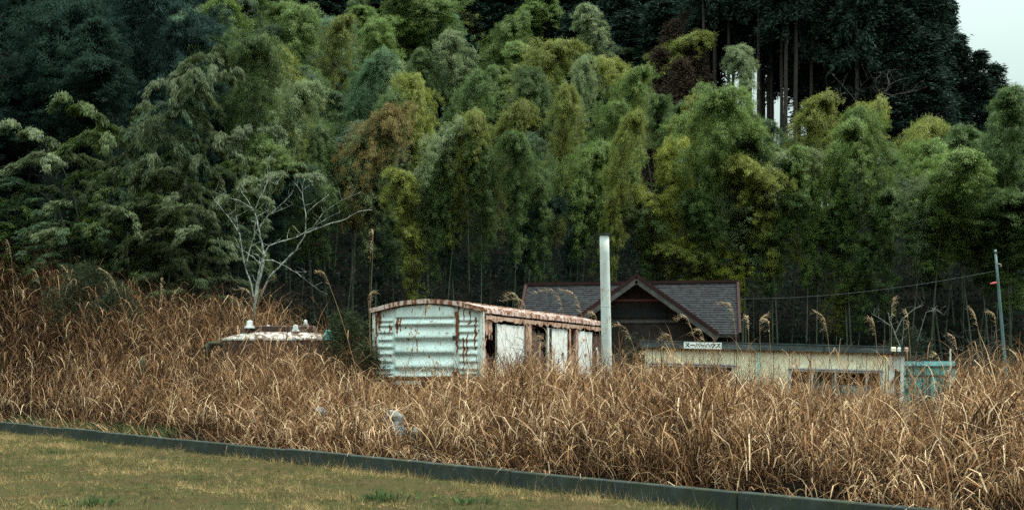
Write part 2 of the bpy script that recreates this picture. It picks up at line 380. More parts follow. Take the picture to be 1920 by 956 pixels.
acc.add(V, Fq, np.repeat(np.clip(rng.normal(.60, .22, n), 0, 1), kk))
r3 = np.repeat(np.arange(n), 4); m3 = len(r3); zf = rng.uniform(.25, .85, m3)
V, Fq, kk = ribbons(np.stack([x[r3], y[r3], bs[r3, 2]+hs_[r3]*zf], -1), rng.uniform(0, 6.283, m3), rng.uniform(.25, .75, m3), rng.uniform(.1, .5, m3), rng.uniform(.8, 2.8, m3), rng.uniform(.007, .014, m3), 4)
acc.add(V, Fq, np.repeat(np.clip(rng.normal(.62, .2, m3), 0, 1), kk))
# long pale arching blades thrown out of the tussocks
n = 2600; x = rng.uniform(-15, 11, n); y = rng.uniform(14, 38, n); s = kdist(x, y); px = 960+x/y*F
ok = (s > .6) & (np.abs(x/y) < .4) & ~inbox(x, y, *WAG_O, WAG_A, -.3, 3.0, -.1, 12) & ~inbox(x, y, *HUT_O, HUT_A, -.1, 5.8, -.15, 2.5) & ~((px > 1675) & (px < 1785) & (s > 4)); x = x[ok]; y = y[ok]; n = len(x)
V, Fq, kk = ribbons(np.stack([x, y, ground(x, y)+grass_height(x, y)*rng.uniform(.15, .55, n)], -1), rng.uniform(0, 6.283, n), rng.uniform(.7, 1.25, n), rng.uniform(.05, .5, n), rng.uniform(1.2, 2.6, n), rng.uniform(.012, .020, n), 7)
acc.add(V, Fq, np.repeat(np.clip(rng.normal(.85, .12, n), 0, 1), kk))
# blades spilling over the kerb
n = 520; tt = rng.uniform(-1, 30, n); b2 = KP[None]+KD[None]*tt[:, None]+KN[None]*rng.uniform(.16, .4, n)[:, None]; azk = math.atan2(-KN[1], -KN[0])
V, Fq, kk = ribbons(np.stack([b2[:, 0], b2[:, 1], np.full(n, .1)], -1), azk+rng.normal(0, .8, n), rng.uniform(.35, .8, n), rng.uniform(.1, .6, n), rng.uniform(1., 2.2, n), rng.uniform(.007, .014, n), 4)
acc.add(V, Fq, np.repeat(np.clip(rng.normal(.66, .2, n), 0, 1), kk))
tag(link('dry_grass', acc.mesh('dry_grass'), M_dry), kind='stuff')
acc = Acc()
x, y, s, px = grass('bank', 30000, (-21, 1, 29, 50), lambda x, y, s, px: .30*np.where(px < 720, 1, 0)*np.where((s < 1.3) & (px < 330), .25, 1)*np.where((y > 44) & (px > 500), .3, 1), 1)
fill_grass(acc, x, y, grass_height, 20, K=3, dry=-.10, straight=.4)
nbank = len(x)
x, y, s, px = grass('rear', 16000, (2, 16, 30, 46), lambda x, y, s, px: .10*np.where((px > 1150) & (y > 35.2), 1, 0), 1)
fill_grass(acc, x, y, lambda x, y: grass_height(x, y)*.8, 14, K=3, dry=-.1)
tag(link('bank_grass', acc.mesh('bank_grass'), M_dry), kind='stuff')
print('clumps', nfront, nbank, len(x))
# flattened straw litter under the standing grass
acc = Acc()
n = 26000; x = rng.uniform(-14, 9, n); y = rng.uniform(13, 42, n); s = kdist(x, y); ok = (s > .16) & (s < 7) & (np.abs(x/y) < .4); x = x[ok]; y = y[ok]; n = len(x)
V, Fq, kk = ribbons(np.stack([x, y, ground(x, y)+rng.uniform(0, .14, n)], -1), rng.uniform(0, 6.283, n), rng.uniform(.2, .6, n), rng.uniform(1.1, 1.6, n), rng.uniform(0, .5, n), rng.uniform(.008, .02, n), 2)
acc.add(V, Fq, np.repeat(np.clip(rng.normal(.30, .2, n), 0, 1), kk))
tag(link('straw_litter', acc.mesh('straw_litter'), M_dry), kind='stuff')

# lawn blades, patchy green and straw
acc = Acc()
n = 56000; x = rng.uniform(-14, 6, n); y = rng.uniform(12, 36, n); s = kdist(x, y); ok = (s < -.02) & (np.abs(x/y) < .38) & (EYE/y*F+HOR < 985); x = x[ok]; y = y[ok]; s = s[ok]; n = len(x)
patch = np.sin(x*1.7+np.sin(y*1.1)*1.6)+np.sin(y*2.3+x*.6+np.sin(x*2.9))*.8+np.sin(x*5.1+y*3.3)*.6
edge = np.exp(s/.45); th_ = (.022+rng.exponential(.026, n))*(1+edge*.9)*(1+.3*np.clip(patch, -1.2, 1.5)); tt_ = np.clip(.47+patch*.16+edge*.14+rng.normal(0, .27, n), 0, 1)
r5 = np.repeat(np.arange(n), 9); m5 = len(r5); tr = np.abs(rng.normal(0, .035, m5)); ta = rng.uniform(0, 6.283, m5)
V, Fq, kk = ribbons(np.stack([x[r5]+tr*np.cos(ta), y[r5]+tr*np.sin(ta), np.zeros(m5)], -1), ta+rng.normal(0, .6, m5), th_[r5]*rng.uniform(.5, 1.5, m5), rng.uniform(.1, 1.1, m5), rng.uniform(0, 1.2, m5), rng.uniform(.005, .011, m5), 1)
acc.add(V, Fq, np.repeat(np.clip(tt_[r5]+rng.normal(0, .1, m5), 0, 1), kk))
tag(link('lawn_grass', acc.mesh('lawn_grass'), M_lawn), kind='stuff')
# green weeds at the kerb's foot and a few tufts in the lawn
acc = Acc()
for px_, py_, cnt, hh in ((715,938,260,.12),(905,905,0,.1),(880,943,120,.1),(640,862,140,.14),(600,860,90,.12),(170,948,160,.12),(100,850,60,.1),(1330,940,120,.12),(1305,935,80,.1),(540,850,60,.1),(905,880,0,.1),(1290,945,60,.09)):
    if not cnt: continue
    Yw = EYE*F/(py_-HOR); c = np.array([(px_-960)/F*Yw, Yw])
    ang = rng.uniform(0, 6.283, cnt); rr = np.abs(rng.normal(0, .16, cnt)); bs = np.stack([c[0]+rr*np.cos(ang)*1.5, c[1]+rr*np.sin(ang), np.zeros(cnt)], -1)
    V, Fq, kk = ribbons(bs, ang, rng.uniform(.5, 1.4, cnt)*hh, rng.uniform(.1, .8, cnt), rng.uniform(0, 1, cnt), rng.uniform(.01, .02, cnt), 2)
    acc.add(V, Fq, np.repeat(rng.random(cnt), kk))
x = rng.uniform(-13.5, -7.5, 2600); t_k = rng.uniform(.2, 1.0, 2600); base = KP[None] + KD[None]*((x+12.45)/.62)[:, None] + KN[None]*t_k[:, None]
V, Fq, kk = ribbons(np.stack([base[:, 0], base[:, 1], ground(base[:, 0], base[:, 1])], -1), rng.uniform(0, 6.283, 2600), rng.uniform(.1, .3, 2600), rng.uniform(.1, .7, 2600), rng.uniform(0, 1, 2600), rng.uniform(.01, .018, 2600), 2)
acc.add(V, Fq, np.repeat(rng.random(2600), kk))
tag(link('green_weeds', acc.mesh('green_weeds'), M_green), kind='stuff')

# tall plumed stalks, one thing each: (base px, arch-top px, arch-top py, tip px, tip py, depth, label)
def plume(bx, ax, ay, tx, ty, Y, label, pl=.5, fat=1.0, group=None):
    b = P(bx, 700, Y); b.z = gz(b.x, b.y); a = P(ax, ay, Y-.1); tp = P(tx, ty, Y-.15)
    r = empty('plume_grass', b, label, 'grass stalk', group)
    c1 = b + Vector(((a.x-b.x)*.45, 0, (a.z-b.z)*.62)); pts = []
    for i in range(9):
        u = i/8; pts.append((1-u)**2*b + 2*u*(1-u)*c1 + u*u*a)
    c2 = a + (a-pts[-2]).normalized()*(tp-a).length*.55; tail = [(1-u)**2*a + 2*u*(1-u)*c2 + u*u*tp for u in (.25,.5,.75,1)]
    allp = pts + tail; kq = len(allp)
    np_ = [p-b for p in allp]
    MB().tube(np_, [.0075*fat*(1-.6*i/(kq-1)) for i in range(kq)], 4).build('stalk', M_plume, r)
    # plume: thin hanging threads along the last stretch
    q = [p-b for p in (pts[-2:] + tail)]; n = 80; u = rng.uniform(0, 1, n)*(len(q)-1.001); i = u.astype(int); fr = u-i
    Q = np.array([list(v) for v in q]); base = Q[i]*(1-fr)[:, None]+Q[i+1]*fr[:, None]
    dr = Q[-1]-Q[0]; az0 = math.atan2(dr[1], dr[0]) if abs(dr[0]) > .03 else 0
    V, Fq, kk = ribbons(base, az0+rng.normal(0, .38, n), rng.uniform(.08, .20, n)*pl/.5, rng.uniform(.7, 1.5, n), rng.uniform(.3, 1.2, n), rng.uniform(.006, .012, n)*fat, 3)
    link('plume', np_mesh('plume', V, Fq, {'tint': np.repeat(rng.random(n), kk)}), M_plume, r)
    # two or three dry leaves on the stalk
    n = 4; base = np.array([list(np_[j]) for j in (1, 2, 3, 4)])
    V, Fq, kk = ribbons(base, rng.uniform(0, 6.283, n), rng.uniform(.4, .8, n), rng.uniform(.1, .5, n), rng.uniform(1, 2.4, n), rng.uniform(.010, .016, n), 5)
    link('leaf_blade', np_mesh('leaf_blade', V, Fq, {'tint': rng.uniform(.4, .9, n).repeat(kk)}), M_dry, r)
    return r
for a in (
  (690,610,515,596,512,31,'longest slanting dry stalk leaning left before the dark grove, beside the mint wagon'),
  (497,470,552,440,545,36,'hooked pale plume over the foot of the bare white tree'),
  (1010,972,559,946,557,32.2,'curved plume rising over the near end of the wagon roof'),
  (1004,985,575,942,566,32.0,'lower of the two curved plumes over the near end of the wagon roof'),
  (1092,1050,560,1000,552,31.5,'arched pale plume crossing the dark left slope of the tiled roof'),
  (1122,1085,566,1052,545,31.2,'upright brush-like plume just left of the grey pole, against the roof'),
  (1150,1118,594,1106,588,30.5,'small plume crossing the far end of the wagon eave beside the grey pole'),
  (1225,1178,622,1148,612,29.5,'drooping plume just right of the grey pole'),
  (1345,1290,598,1268,604,29.6,'broad arched plume above the white sign with black letters'),
  (1352,1316,622,1300,628,29.4,'low arched plume right above the name sign'),
  (1300,1258,632,1240,640,29.3,'low hooked plume just left of the name sign'),
  (1395,1374,580,1350,572,29.8,'feathered plume in front of the right corner of the tiled roof'),
  (1408,1403,602,1401,596,29.8,'straight thin spike standing right of the tiled roof corner'),
  (1430,1424,604,1436,592,29.7,'pale plume standing above the flat hut roof, left of a thinner one'),
  (1450,1442,606,1432,600,29.6,'thinner plume leaning left above the flat hut roof'),
  (1570,1548,604,1528,586,29.2,'long stalk leaning left above the middle of the hut roof'),
  (1655,1640,610,1630,597,29.2,'single spike leaning left above the right end of the hut roof'),
  (1672,1672,575,1676,560,33.5,'tall straight spike standing behind the right end of the hut'),
  (1715,1702,596,1698,582,33.8,'slender stalk behind the cyan shed, leaning left'),
  (1860,1830,596,1818,576,32.5,'tall feathered stalk in the sheaf left of the leaning utility pole'),
  (1878,1866,594,1852,588,32.6,'plume touching the leaning utility pole on its left'),
  (1810,1792,640,1780,628,32.6,'thin bent stalk rising right of the cyan shed'),
  (1900,1912,700,1905,660,31.0,'short stalk at the right edge below the leaning utility pole'),
  (1800,1760,668,1748,672,31.5,'orange arched stalk drooping over the cyan shed roof'),
  (700,690,560,703,548,32.5,'upright brush stalk standing against the left corner of the mint wagon'),
  (690,700,440,694,492,38,'very thin upright stalk behind the wagon against the dark grove'),
  (285,300,560,302,520,37,'pale stalk standing highest in the bundle on the left bank'),
  (300,320,565,335,540,36.5,'stalk fanning right in the bundle on the left bank'),
  (270,215,530,190,505,36.5,'long stalk arching left across the dark shrub on the left bank'),
  (30,20,470,14,450,42,'thin stalk at the left edge above the bank'),
  (90,72,520,64,505,41,'short stalk on the left bank beside the dark shrub'),
  (1125,1100,640,1085,655,28,'drooping plume in front of the far white door of the wagon'),
  (1048,1020,636,1000,650,29,'drooping plume in front of the middle white door of the wagon'),
  (1235,1215,668,1200,690,28.5,'thick drooping plume at the left corner of the cream hut'),
  (745,795,582,802,576,32.6,'straight slanting stalk crossing the mint end wall'),
):
    plume(*a[:6], a[6])

# ------------------------------------------------------------------ the freight wagon
wag = empty('freight_wagon', (WAG_O[0], WAG_O[1], 1.26), 'derelict mint green covered freight wagon with rusted sides and white doors, sunk in grass', 'wagon', rot=(0, 0, WAG_A))
WW, WL, EV, ARC = 2.76, 11.7, 1.66, .21
def roofz(u): return EV + ARC*(1-(2*u/WW-1)**2)
NU, NVv = 168, 120
uu = np.linspace(0, WW, NU); vv = np.linspace(0, 1, NVv); U, Vn = np.meshgrid(uu, vv); Z = Vn*(roofz(U)-.01)
def pxv(y): return (712-y)*.01267
def saw(z, lines, amp):
    d = np.zeros_like(z)
    for top, bot in zip(lines[:-1], lines[1:]):
        f = (top-z)/(top-bot); inside = (f >= 0) & (f < 1)
        prof = np.where(f < .68, sstep(0, .68, f), 1-sstep(.68, .97, f)); d = np.where(inside, prof*amp, d)
    return d
big = [pxv(q) for q in (595, 613, 641, 668, 696, 710)]
small = []
for a_, b_ in zip(big[:-1], big[1:]): small += [a_, (a_+b_)/2]
small.append(big[-1])
cu = sstep(.50, .60, U)*(1-sstep(2.02, 2.12, U)); su = sstep(.10, .16, U)*(1-sstep(.46, .52, U)) + sstep(2.14, 2.22, U)*(1-sstep(2.60, 2.68, U))
D = saw(Z, big, .085)*cu + saw(Z, small, .045)*su
ttop = np.interp(U, [.58, .68, 1.31, 1.98, 2.08], [pxv(580), pxv(576), pxv(569), pxv(576), pxv(580)])
D += .06*sstep(.55, .60, U)*(1-sstep(2.05, 2.10, U))*sstep(pxv(597), pxv(594.5), Z)*(1-sstep(ttop-.02, ttop+.03, Z))
D += .012*np.sin(U*5+Z*3)+.010*np.sin(U*2.3-Z*6)      # dents
rust = np.zeros_like(U)
def streak(u0, w_, z1, z0, a):
    global rust
    rust = np.maximum(rust, a*np.exp(-((U-u0-.012*np.sin(Z*19)-.006*np.sin(Z*43))/(w_*.62))**2)*np.clip((z1-Z)/.05, 0, 1)*np.clip((Z-z0)/(z1-z0)*2.2, 0, 1))
for q in ((2.12,.045,1.62,.45,1.0),(2.16,.03,1.75,.9,.9),(.62,.05,1.47,1.05,.95),(.70,.03,1.47,1.0,.7),(.14,.06,1.75,1.1,1.0),(.42,.025,1.33,1.1,.9),(2.58,.03,1.5,.6,.9),(2.45,.025,1.65,1.2,.8),(2.38,.02,1.1,.2,.8),(1.0,.02,1.72,1.55,.6),(1.35,.02,1.74,1.5,.7),(2.30,.03,1.02,.1,.8),(1.12,.02,.98,.7,.7),(2.14,.05,.3,-.2,.8),(1.7,.02,1.75,1.55,.6),(2.3,.02,1.7,1.4,.8),(.25,.02,1.6,1.45,.6),(.06,.05,1.6,.2,.6)): streak(*q)
rust = np.maximum(rust, .85*sstep(-.10, -.015, Z-roofz(U)))
rust = np.maximum(rust, .5*sstep(.12, 0, Z)); rust = np.maximum(rust, .45*sstep(2.72, 2.76, U))
for u0, z0, r_ in ((2.13,.98,.05),(.83,1.25,.025),(.95,1.22,.02),(.98,1.2,.02),(2.42,1.32,.03),(1.42,.55,.03),(1.62,.42,.02),(.90,.98,.03),(1.02,.72,.02),(2.14,.18,.06),(2.66,1.15,.02),(.45,1.2,.04)):
    rust = np.maximum(rust, 1.3*np.exp(-((U-u0)**2*1.6+(Z-z0-.02*np.sin(U*60))**2)/(r_*.75)**2))
V = np.stack([U, -D, Z], -1).reshape(-1, 3); i = (np.arange(NVv-1)[:, None]*NU+np.arange(NU-1)[None]).ravel()
link('end_wall', np_mesh('end_wall', V, np.stack([i, i+1, i+1+NU, i+NU], -1), {'rust': rust}, smooth=True), M_mint, wag)
# roof skin: barrel sheet with thick front lip and standing seams
mb = MB(); ns = 14; us = [-.06+(WW+.12)*i/ns for i in range(ns+1)]
prof = [(u_, roofz(min(max(u_, 0), WW))) for u_ in us]
for (u0, z0), (u1, z1) in zip(prof[:-1], prof[1:]):
    mb.prism([(u0,-.10,z0-.005),(u1,-.10,z1-.005),(u1,-.10,z1+.035),(u0,-.10,z0+.035)], (0, WL+.2, 0))
roof = mb.build('roof', M_rail, wag)
mb = MB()
for (u0, z0), (u1, z1) in zip(prof[:-1], prof[1:]):
    mb.prism([(u0,-.13,z0-.06),(u1,-.13,z1-.06),(u1,-.13,z1+.045),(u0,-.13,z0+.045)], (0, .028, 0))
mb.build('roof_lip', M_rail, wag)
rm = None
for i in range(1, 9):
    mb = MB()
    if rm is None:
        for (u0, z0), (u1, z1) in zip(prof[:-1], prof[1:]): mb.prism([(u0,0,z0+.03),(u1,0,z1+.03),(u1,0,z1+.06),(u0,0,z0+.06)], (0, .05, 0))
        o = mb.build('roof_seam', M_rail, roof); rm = o.data
    else: o = link('roof_seam', rm, None, roof)
    o.location = (0, i*WL/9, 0)
# right side, left to right as seen: t = metres back from the front corner
def tpx(px):
    kx = (px-960)/F; return (33*kx+.69)/(.302-.953*kx)
def plate(name, t0, t1, z0, z1, mat, x=WW, th=.03, jag=(0,0,0,0), n=14, seed=0):
    """sheet on the side wall; jag gives the raggedness of its front, back, bottom and top edge"""
    r_ = random.Random(seed); pts = []
    for i in range(n): f = i/n; pts.append((t0+(t1-t0)*f, z0+r_.uniform(0, jag[2])))
    for i in range(n): f = i/n; pts.append((t1-r_.uniform(0, jag[1]), z0+(z1-z0)*f))
    for i in range(n): f = i/n; pts.append((t1+(t0-t1)*f, z1-r_.uniform(0, jag[3])))
    for i in range(n): f = i/n; pts.append((t0+r_.uniform(0, jag[0]), z1+(z0-z1)*f))
    return MB().prism([(x, a, b) for a, b in pts], (th, 0, 0)).build(name, mat, wag)
MB().box((WW-.05,-.035,-.05), (WW+.03,.05,EV)).build('corner_post', M_trim, wag)
MB().box((-.03,-.03,-.05), (.04,.05,EV)).build('corner_post', M_trim, wag)
plate('side_sheet', .06, tpx(921), .95, 1.56, M_rust, jag=(0,.05,.25,0), seed=1)
plate('side_sheet', .06, .22, -.1, 1.0, M_rust, jag=(0,.14,0,.1), seed=2)
plate('side_sheet', .35, tpx(927), -.1, .62, M_darkrust, x=WW-.05, jag=(.2,.05,0,.35), seed=3)
for p0, p1, zt in ((930,982,1.36),(1025,1063,1.38),(1083,1110,1.37)):
    a_, b_ = tpx(p0), tpx(p1)
    d = plate('door_panel', a_, b_, -.05, zt, M_white, x=WW-.02, th=.04, jag=(0,.02,0,.03), seed=int(p0))
    MB().box((WW+.022, a_, -.05), (WW+.034, a_+.05, zt-.05)).build('edge_strip', M_trim, d)
for p0, p1 in ((983,994),(1065,1068),(1077,1081)):
    MB().box((WW-.04, tpx(p0), -.1), (WW+.05, tpx(p1), 1.42)).build('side_post', M_rust, wag)
plate('side_sheet', tpx(1000), tpx(1023), -.1, 1.32, M_darkrust, x=WW-.06, jag=(.3,.5,0,.35), seed=8)
plate('side_sheet', tpx(994), tpx(1008), -.1, 1.40, M_darkrust, x=WW-.05, jag=(0,.5,0,.1), seed=18)
plate('side_sheet', tpx(1068), tpx(1078), -.1, .8, M_rust, x=WW-.03, jag=(.2,.3,0,.3), seed=9)
plate('side_sheet', tpx(1111), WL, -.1, 1.42, M_darkrust, x=WW-.04, jag=(.3,0,0,.3), seed=10)
plate('side_sheet', tpx(1118), WL-.5, -.1, .9, M_trim, x=WW-.0, jag=(.3,.2,0,.3), seed=11)
MB().box((WW+.03, tpx(1029), -.05), (WW+.055, tpx(1031.5), 1.36)).build('side_bar', M_dark, wag)
for q_ in (1008, 1052, 1096): MB().box((WW+.036, tpx(q_), .62), (WW+.06, tpx(q_)+.10, .70)).build('door_latch', M_rust, wag)
plate('top_rail', .05, WL, 1.37, 1.52, M_rust, th=.07, jag=(0,0,.09,0), n=60, seed=12)
plate('top_rail', .05, WL, 1.56, 1.655, M_rail, th=.09, jag=(0,0,.02,0), n=40, seed=13)
MB().box((WW-.06,.05,1.50), (WW-.01,WL,1.66)).build('roof_beam', M_dark, wag)
MB().box((0,.06,-.12), (WW,WL,-.06)).build('floor', M_dark, wag)
MB().box((0,.06,-.06), (.03,WL,EV)).build('far_side_wall', M_darkrust, wag)
MB().box((.03,WL-.03,-.06), (WW-.06,WL,EV)).build('rear_wall', M_darkrust, wag)
MB().box((-.02,-.10,-.20), (WW+.02,.05,-.02)).build('buffer_beam', M_darkrust, wag)
MB().box((.55,-.16,-.11), (1.25,-.102,-.02)).build('end_step', M_trim, wag)
fr = MB()
for xx in (.5, 2.1): fr.box((xx,.05,-.45), (xx+.14,WL,-.125))
for yy in (1.6, 5.8, 10): fr.box((.3,yy,-1.3), (.7,yy+.4,-.452)); fr.box((2.0,yy,-1.3), (2.4,yy+.4,-.452))
fr.build('underframe', M_dark, wag)
MB().box((2.05,-.16,-.32), (2.16,-.102,.20)).build('lamp_bracket', M_darkrust, wag)
MB().box((2.06,-.155,.93), (2.20,-.09,1.04)).build('lamp_bracket', M_darkrust, wag)

# ------------------------------------------------------------------ round grey pole with dark cap
pb = P(1140, 690, 36.0); g0 = gz(pb.x, pb.y); top = P(1133, 441, 36.0)
pole = empty('round_pole', (pb.x, pb.y, g0), 'tall pale round concrete pole with dark cap at the far end of the wagon', 'pole')
n = 10; pts = [Vector((0,0,-.2)).lerp(Vector((top.x-pb.x, 0, top.z-g0)), i/n) for i in range(n+1)]
MB().tube(pts, [.137-.018*i/n for i in range(n+1)], 20).build('shaft', M_pole, pole, smooth=True)
tp = pts[-1]; MB().tube([tp+Vector((0,0,.0)), tp+Vector((0,0,.035))], .155, 20).build('cap', M_cap, pole)
for zz, rr in ((.62,.0025),(.35,.002)):
    q = pts[0].lerp(pts[-1], zz); MB().tube([q-Vector((0,0,.012)), q+Vector((0,0,.012))], .137-.018*zz+.004, 20).build('band', M_pole, pole)

# ------------------------------------------------------------------ tiled house behind
hs = empty('tiled_house', (3.9, 47, .4), 'low dark house with grey tiled roof, red edge trim and front gable behind the hut', 'house')
def hp(px, py, Y): return P(px, py, Y) - Vector((3.9, 47, .4))
def tiles(name, A, B, C_, D_, rows, cols, clip=None):
    """roof slope A-B ridge, D-C eave (left to right); stepped tile courses as real relief"""
    mb = MB(); nrm = (B-A).cross(D_-A).normalized()
    if nrm.z < 0: nrm = -nrm
    for r_ in range(rows):
        f0, f1 = r_/rows, (r_+1)/rows
        for c in range(cols):
            g0_, g1_ = (c+.5*(r_ % 2))/cols, min(1, (c+.97+.5*(r_ % 2))/cols)
            if g0_ >= 1: continue
            p = [A.lerp(B, g0_).lerp(D_.lerp(C_, g0_), f0), A.lerp(B, g1_).lerp(D_.lerp(C_, g1_), f0), A.lerp(B, g1_).lerp(D_.lerp(C_, g1_), f1), A.lerp(B, g0_).lerp(D_.lerp(C_, g0_), f1)]
            if clip and clip((p[0]+p[2])/2): continue
            lift = random.uniform(.012, .022); low = .018+random.uniform(0, .009)
            q = [p[0]+nrm*lift*.3, p[1]+nrm*lift*.3, p[2]+nrm*low, p[3]+nrm*low]
            mb.add(q + [p[2], p[3]], [(0,1,2,3), (3,2,4,5)])
    o = mb.build(name, M_tile, hs); return o
A, B, C_, D_ = hp(988,536,48.2), hp(1382,530,48.2), hp(1386,627,45.8), hp(972,622,45.8)
base = MB().prism([A,B,C_,D_], (0,0,-.10)).build('roof_deck', M_timber, hs)
tag(tiles('roof_tiles', A, B, C_, D_, 22, 62), kind='stuff')
Ab, Bb = A+Vector((-.05,4.8,-1.75)), B+Vector((.05,4.8,-1.75))
MB().prism([A,B,Bb,Ab], (0,0,-.1)).build('rear_roof_slope', M_tile, hs)
MB().beam(A+Vector((-.06,0,.05)), B+Vector((.06,0,.05)), .16, .10).build('ridge_cap', M_redtrim, hs)
MB().beam(B+Vector((.03,0,.02)), C_+Vector((.03,0,.02)), .09, .12).build('verge_trim', M_redtrim, hs)
MB().beam(A+Vector((-.03,0,.02)), D_+Vector((-.03,0,.02)), .09, .12).build('verge_trim', M_redtrim, hs)
GY = 44.4; ap = hp(1193,519,GY); gr = hp(1346,628,GY); gl = hp(1040,628,GY)
back = Vector((0, 3.7, 0))
for e, nm in ((gr, 'right'), (gl, 'left')):
    d = MB().prism([ap, e, e+Vector((0,2.2,0)), ap+back], (0,0,-.07)).build('gable_roof_deck', M_greybrd, hs)
    A2, B2 = (ap, ap+back) if e is gr else (ap+back, ap)
    C2, D2 = (e+back*.95, e) if e is gr else (e, e+back*.95)
    o = tiles('gable_roof_tiles', A2, B2, C2, D2, 16, 16, clip=lambda p: p.z < (p.y-(45.8-47))*.7+2.0-.4+.1 if p.y > -1.0 else False); tag(o, kind='stuff')
    dv = (e-ap).normalized()
    MB().beam(ap+Vector((0,-.03,.045)), e+Vector((0,-.03,.045)), .10, .075, up=(0,-1,0)).build('verge_trim', M_redtrim, hs)
    MB().beam(ap+Vector((0,-.012,-.10)), e+Vector((0,-.012,-.10)), .20, .05, up=(0,-1,0)).build('barge_board', M_greybrd, hs)
# gable wall, its window band and beams; body walls below the eaves
wy = GY-47+.62; ax = ap.x
MB().prism([(gl.x+.25,wy,gl.z+.05),(gr.x-.25,wy,gr.z+.05),(ax,wy,ap.z-.16)], (0,.12,0)).build('gable_wall', M_timber, hs)
MB().box((gl.x+.25,wy,-1.2),(gr.x-.25,wy+.12,gl.z+.05)).build('front_wall', M_timber, hs)
MB().box((.51-3.9+.3, 46.3-47, -1.2), (7.5-3.9, 46.42-47, 2.5)).build('front_wall', M_timber, hs)
MB().box((7.4-3.9, 46.42-47, -1.2), (7.5-3.9, 50.5-47, 2.3)).build('side_wall', M_timber, hs)
q = hp(1193,603,GY+.6); MB().box((q.x-1.25,wy-.05,q.z-.04),(q.x+1.25,wy-.002,q.z+.05)).build('window_sill', M_greybrd, hs)
q2 = hp(1193,578,GY+.6)
wf = MB().box((q.x-.95,wy-.03,q2.z-.30),(q.x+.95,wy-.003,q2.z+.02)).build('window', M_glass, hs)
for i in range(4): MB().box((q.x-.95+i*.62,wy-.05,q2.z-.30),(q.x-.91+i*.62,wy-.032,q2.z+.02)).build('frame', M_timber, wf)
q = hp(1193,563,GY+.6); MB().box((q.x-.75,wy-.04,q.z-.03),(q.x+.75,wy-.002,q.z+.04)).build('gable_beam', M_redbrown, hs)

# ------------------------------------------------------------------ cream prefab hut
hut = empty('prefab_hut', (HUT_O[0], HUT_O[1], -.10), 'flat-roofed cream prefab hut with dark fascia, black lettered sign and broken windows behind dry grass', 'hut', rot=(0, R(1.5), HUT_A))
HL, HD, HT = 5.60, 2.3, 2.235
WIN = ((.16, 1.96, .95, 1.75), (3.14, 5.14, .98, 1.71))
cuts = sorted(set([round(i*.40, 3) for i in range(14)] + [5.27] + [w_[0] for w_ in WIN] + [w_[1] for w_ in WIN]))
for a_, b_ in zip(cuts[:-1], cuts[1:]):
    if b_-a_ < .005: continue
    seam = .006; jit = random.uniform(0, .006)
    hit = [w_ for w_ in WIN if a_ >= w_[0]-.001 and b_ <= w_[1]+.001]
    spans = [(0, hit[0][2]), (hit[0][3], 2.10)] if hit else [(0, 2.10)]
    for z0, z1 in spans: MB().box((a_+seam,-jit,z0), (b_-seam,.04,z1)).build('wall_panel', M_cream, hut, bevel=.004)
MB().box((0,.042,0),(.05,HD,2.1)).build('side_wall', M_cream, hut)
MB().box((HL-.05,.06,0),(HL,HD,2.1)).build('side_wall', M_cream, hut)
MB().box((.05,HD-.05,0),(HL-.05,HD,2.1)).build('rear_wall', M_cream, hut)
MB().box((.05,.05,.3),(HL-.05,HD-.05,.34)).build('floor', M_dark, hut)
mb = MB().box((-.10,-.10,2.105),(HL+.06,HD+.1,2.16)); mb.build('roof_sheet', M_fascia, hut)
MB().box((-.12,-.125,2.10),(HL+.08,-.102,HT)).build('fascia', M_fascia, hut)
MB().box((-.12,-.14,HT+.001),(HL+.08,HD+.1,HT+.022)).build('roof_edge', M_fascia, hut)
for xx in (2.47, 3.85, 1.2): MB().box((xx,-.135,2.11),(xx+.03,-.127,HT-.01)).build('fascia_joint', M_dark, hut)
# corner of the hut: white post, narrow dark glazed door
MB().box((5.275,-.02,0),(5.335,.05,2.10)).build('corner_post', M_trim, hut)
MB().box((5.338,.004,0),(5.40,.05,2.10)).build('wall_strip', M_trim, hut)
MB().box((5.52,-.012,0),(5.60,.055,2.10)).build('corner_post', M_trim, hut)
dr = MB().box((5.402,.012,0),(5.518,.045,1.30)).build('narrow_door', M_greybrd, hut)
MB().box((5.402,.012,1.72),(5.518,.045,2.10)).build('wall_strip', M_trim, hut)
MB().box((5.402,.02,1.303),(5.518,.03,1.717)).build('door_pane', M_glass, hut)
# windows: frame, sashes, remaining panes
def window(w_, panes, mull):
    x0, x1, z0, z1 = w_
    f = MB().box((x0,-.03,z1-.045),(x1,.045,z1)).box((x0,-.03,z0),(x1,.045,z0+.045)).box((x0,-.03,z0+.045),(x0+.045,.045,z1-.045)).box((x1-.06,-.03,z0+.045),(x1,.045,z1-.045)).build('window_frame', M_alu, hut)
    for mx_ in mull: MB().box((mx_-.02,-.01,z0+.047),(mx_+.02,.03,z1-.047)).build('mullion', M_alu, f)
    for a_, b_, c, d in panes: MB().box((a_,.008,c),(b_,.014,d)).build('pane', M_glass, f)
    MB().box((x0-.02,-.06,z1+.002),(x1+.02,-.012,z1+.03)).build('drip_rail', M_alu, f)
window(WIN[0], [(.21,.78,1.0,1.70),(1.38,1.9,1.0,1.70)], (.8, 1.36))
window(WIN[1], [(3.19,3.62,1.03,1.66)], (3.64, 4.14, 4.80))
MB().tube([(2.47,-.05,0),(2.47,-.05,2.09)], .022, 8).build('downpipe', M_blue, hut)
# things left on the roof end
for px_, w_, mt in ((5.32,.11,M_cream),(5.46,.07,M_signw),(5.60,.09,M_rust)):
    o = MB().box((px_-.04,-.16,2.135),(px_-.04+w_,-.127,2.235)).build('end_clip', mt, hut, bevel=.012)
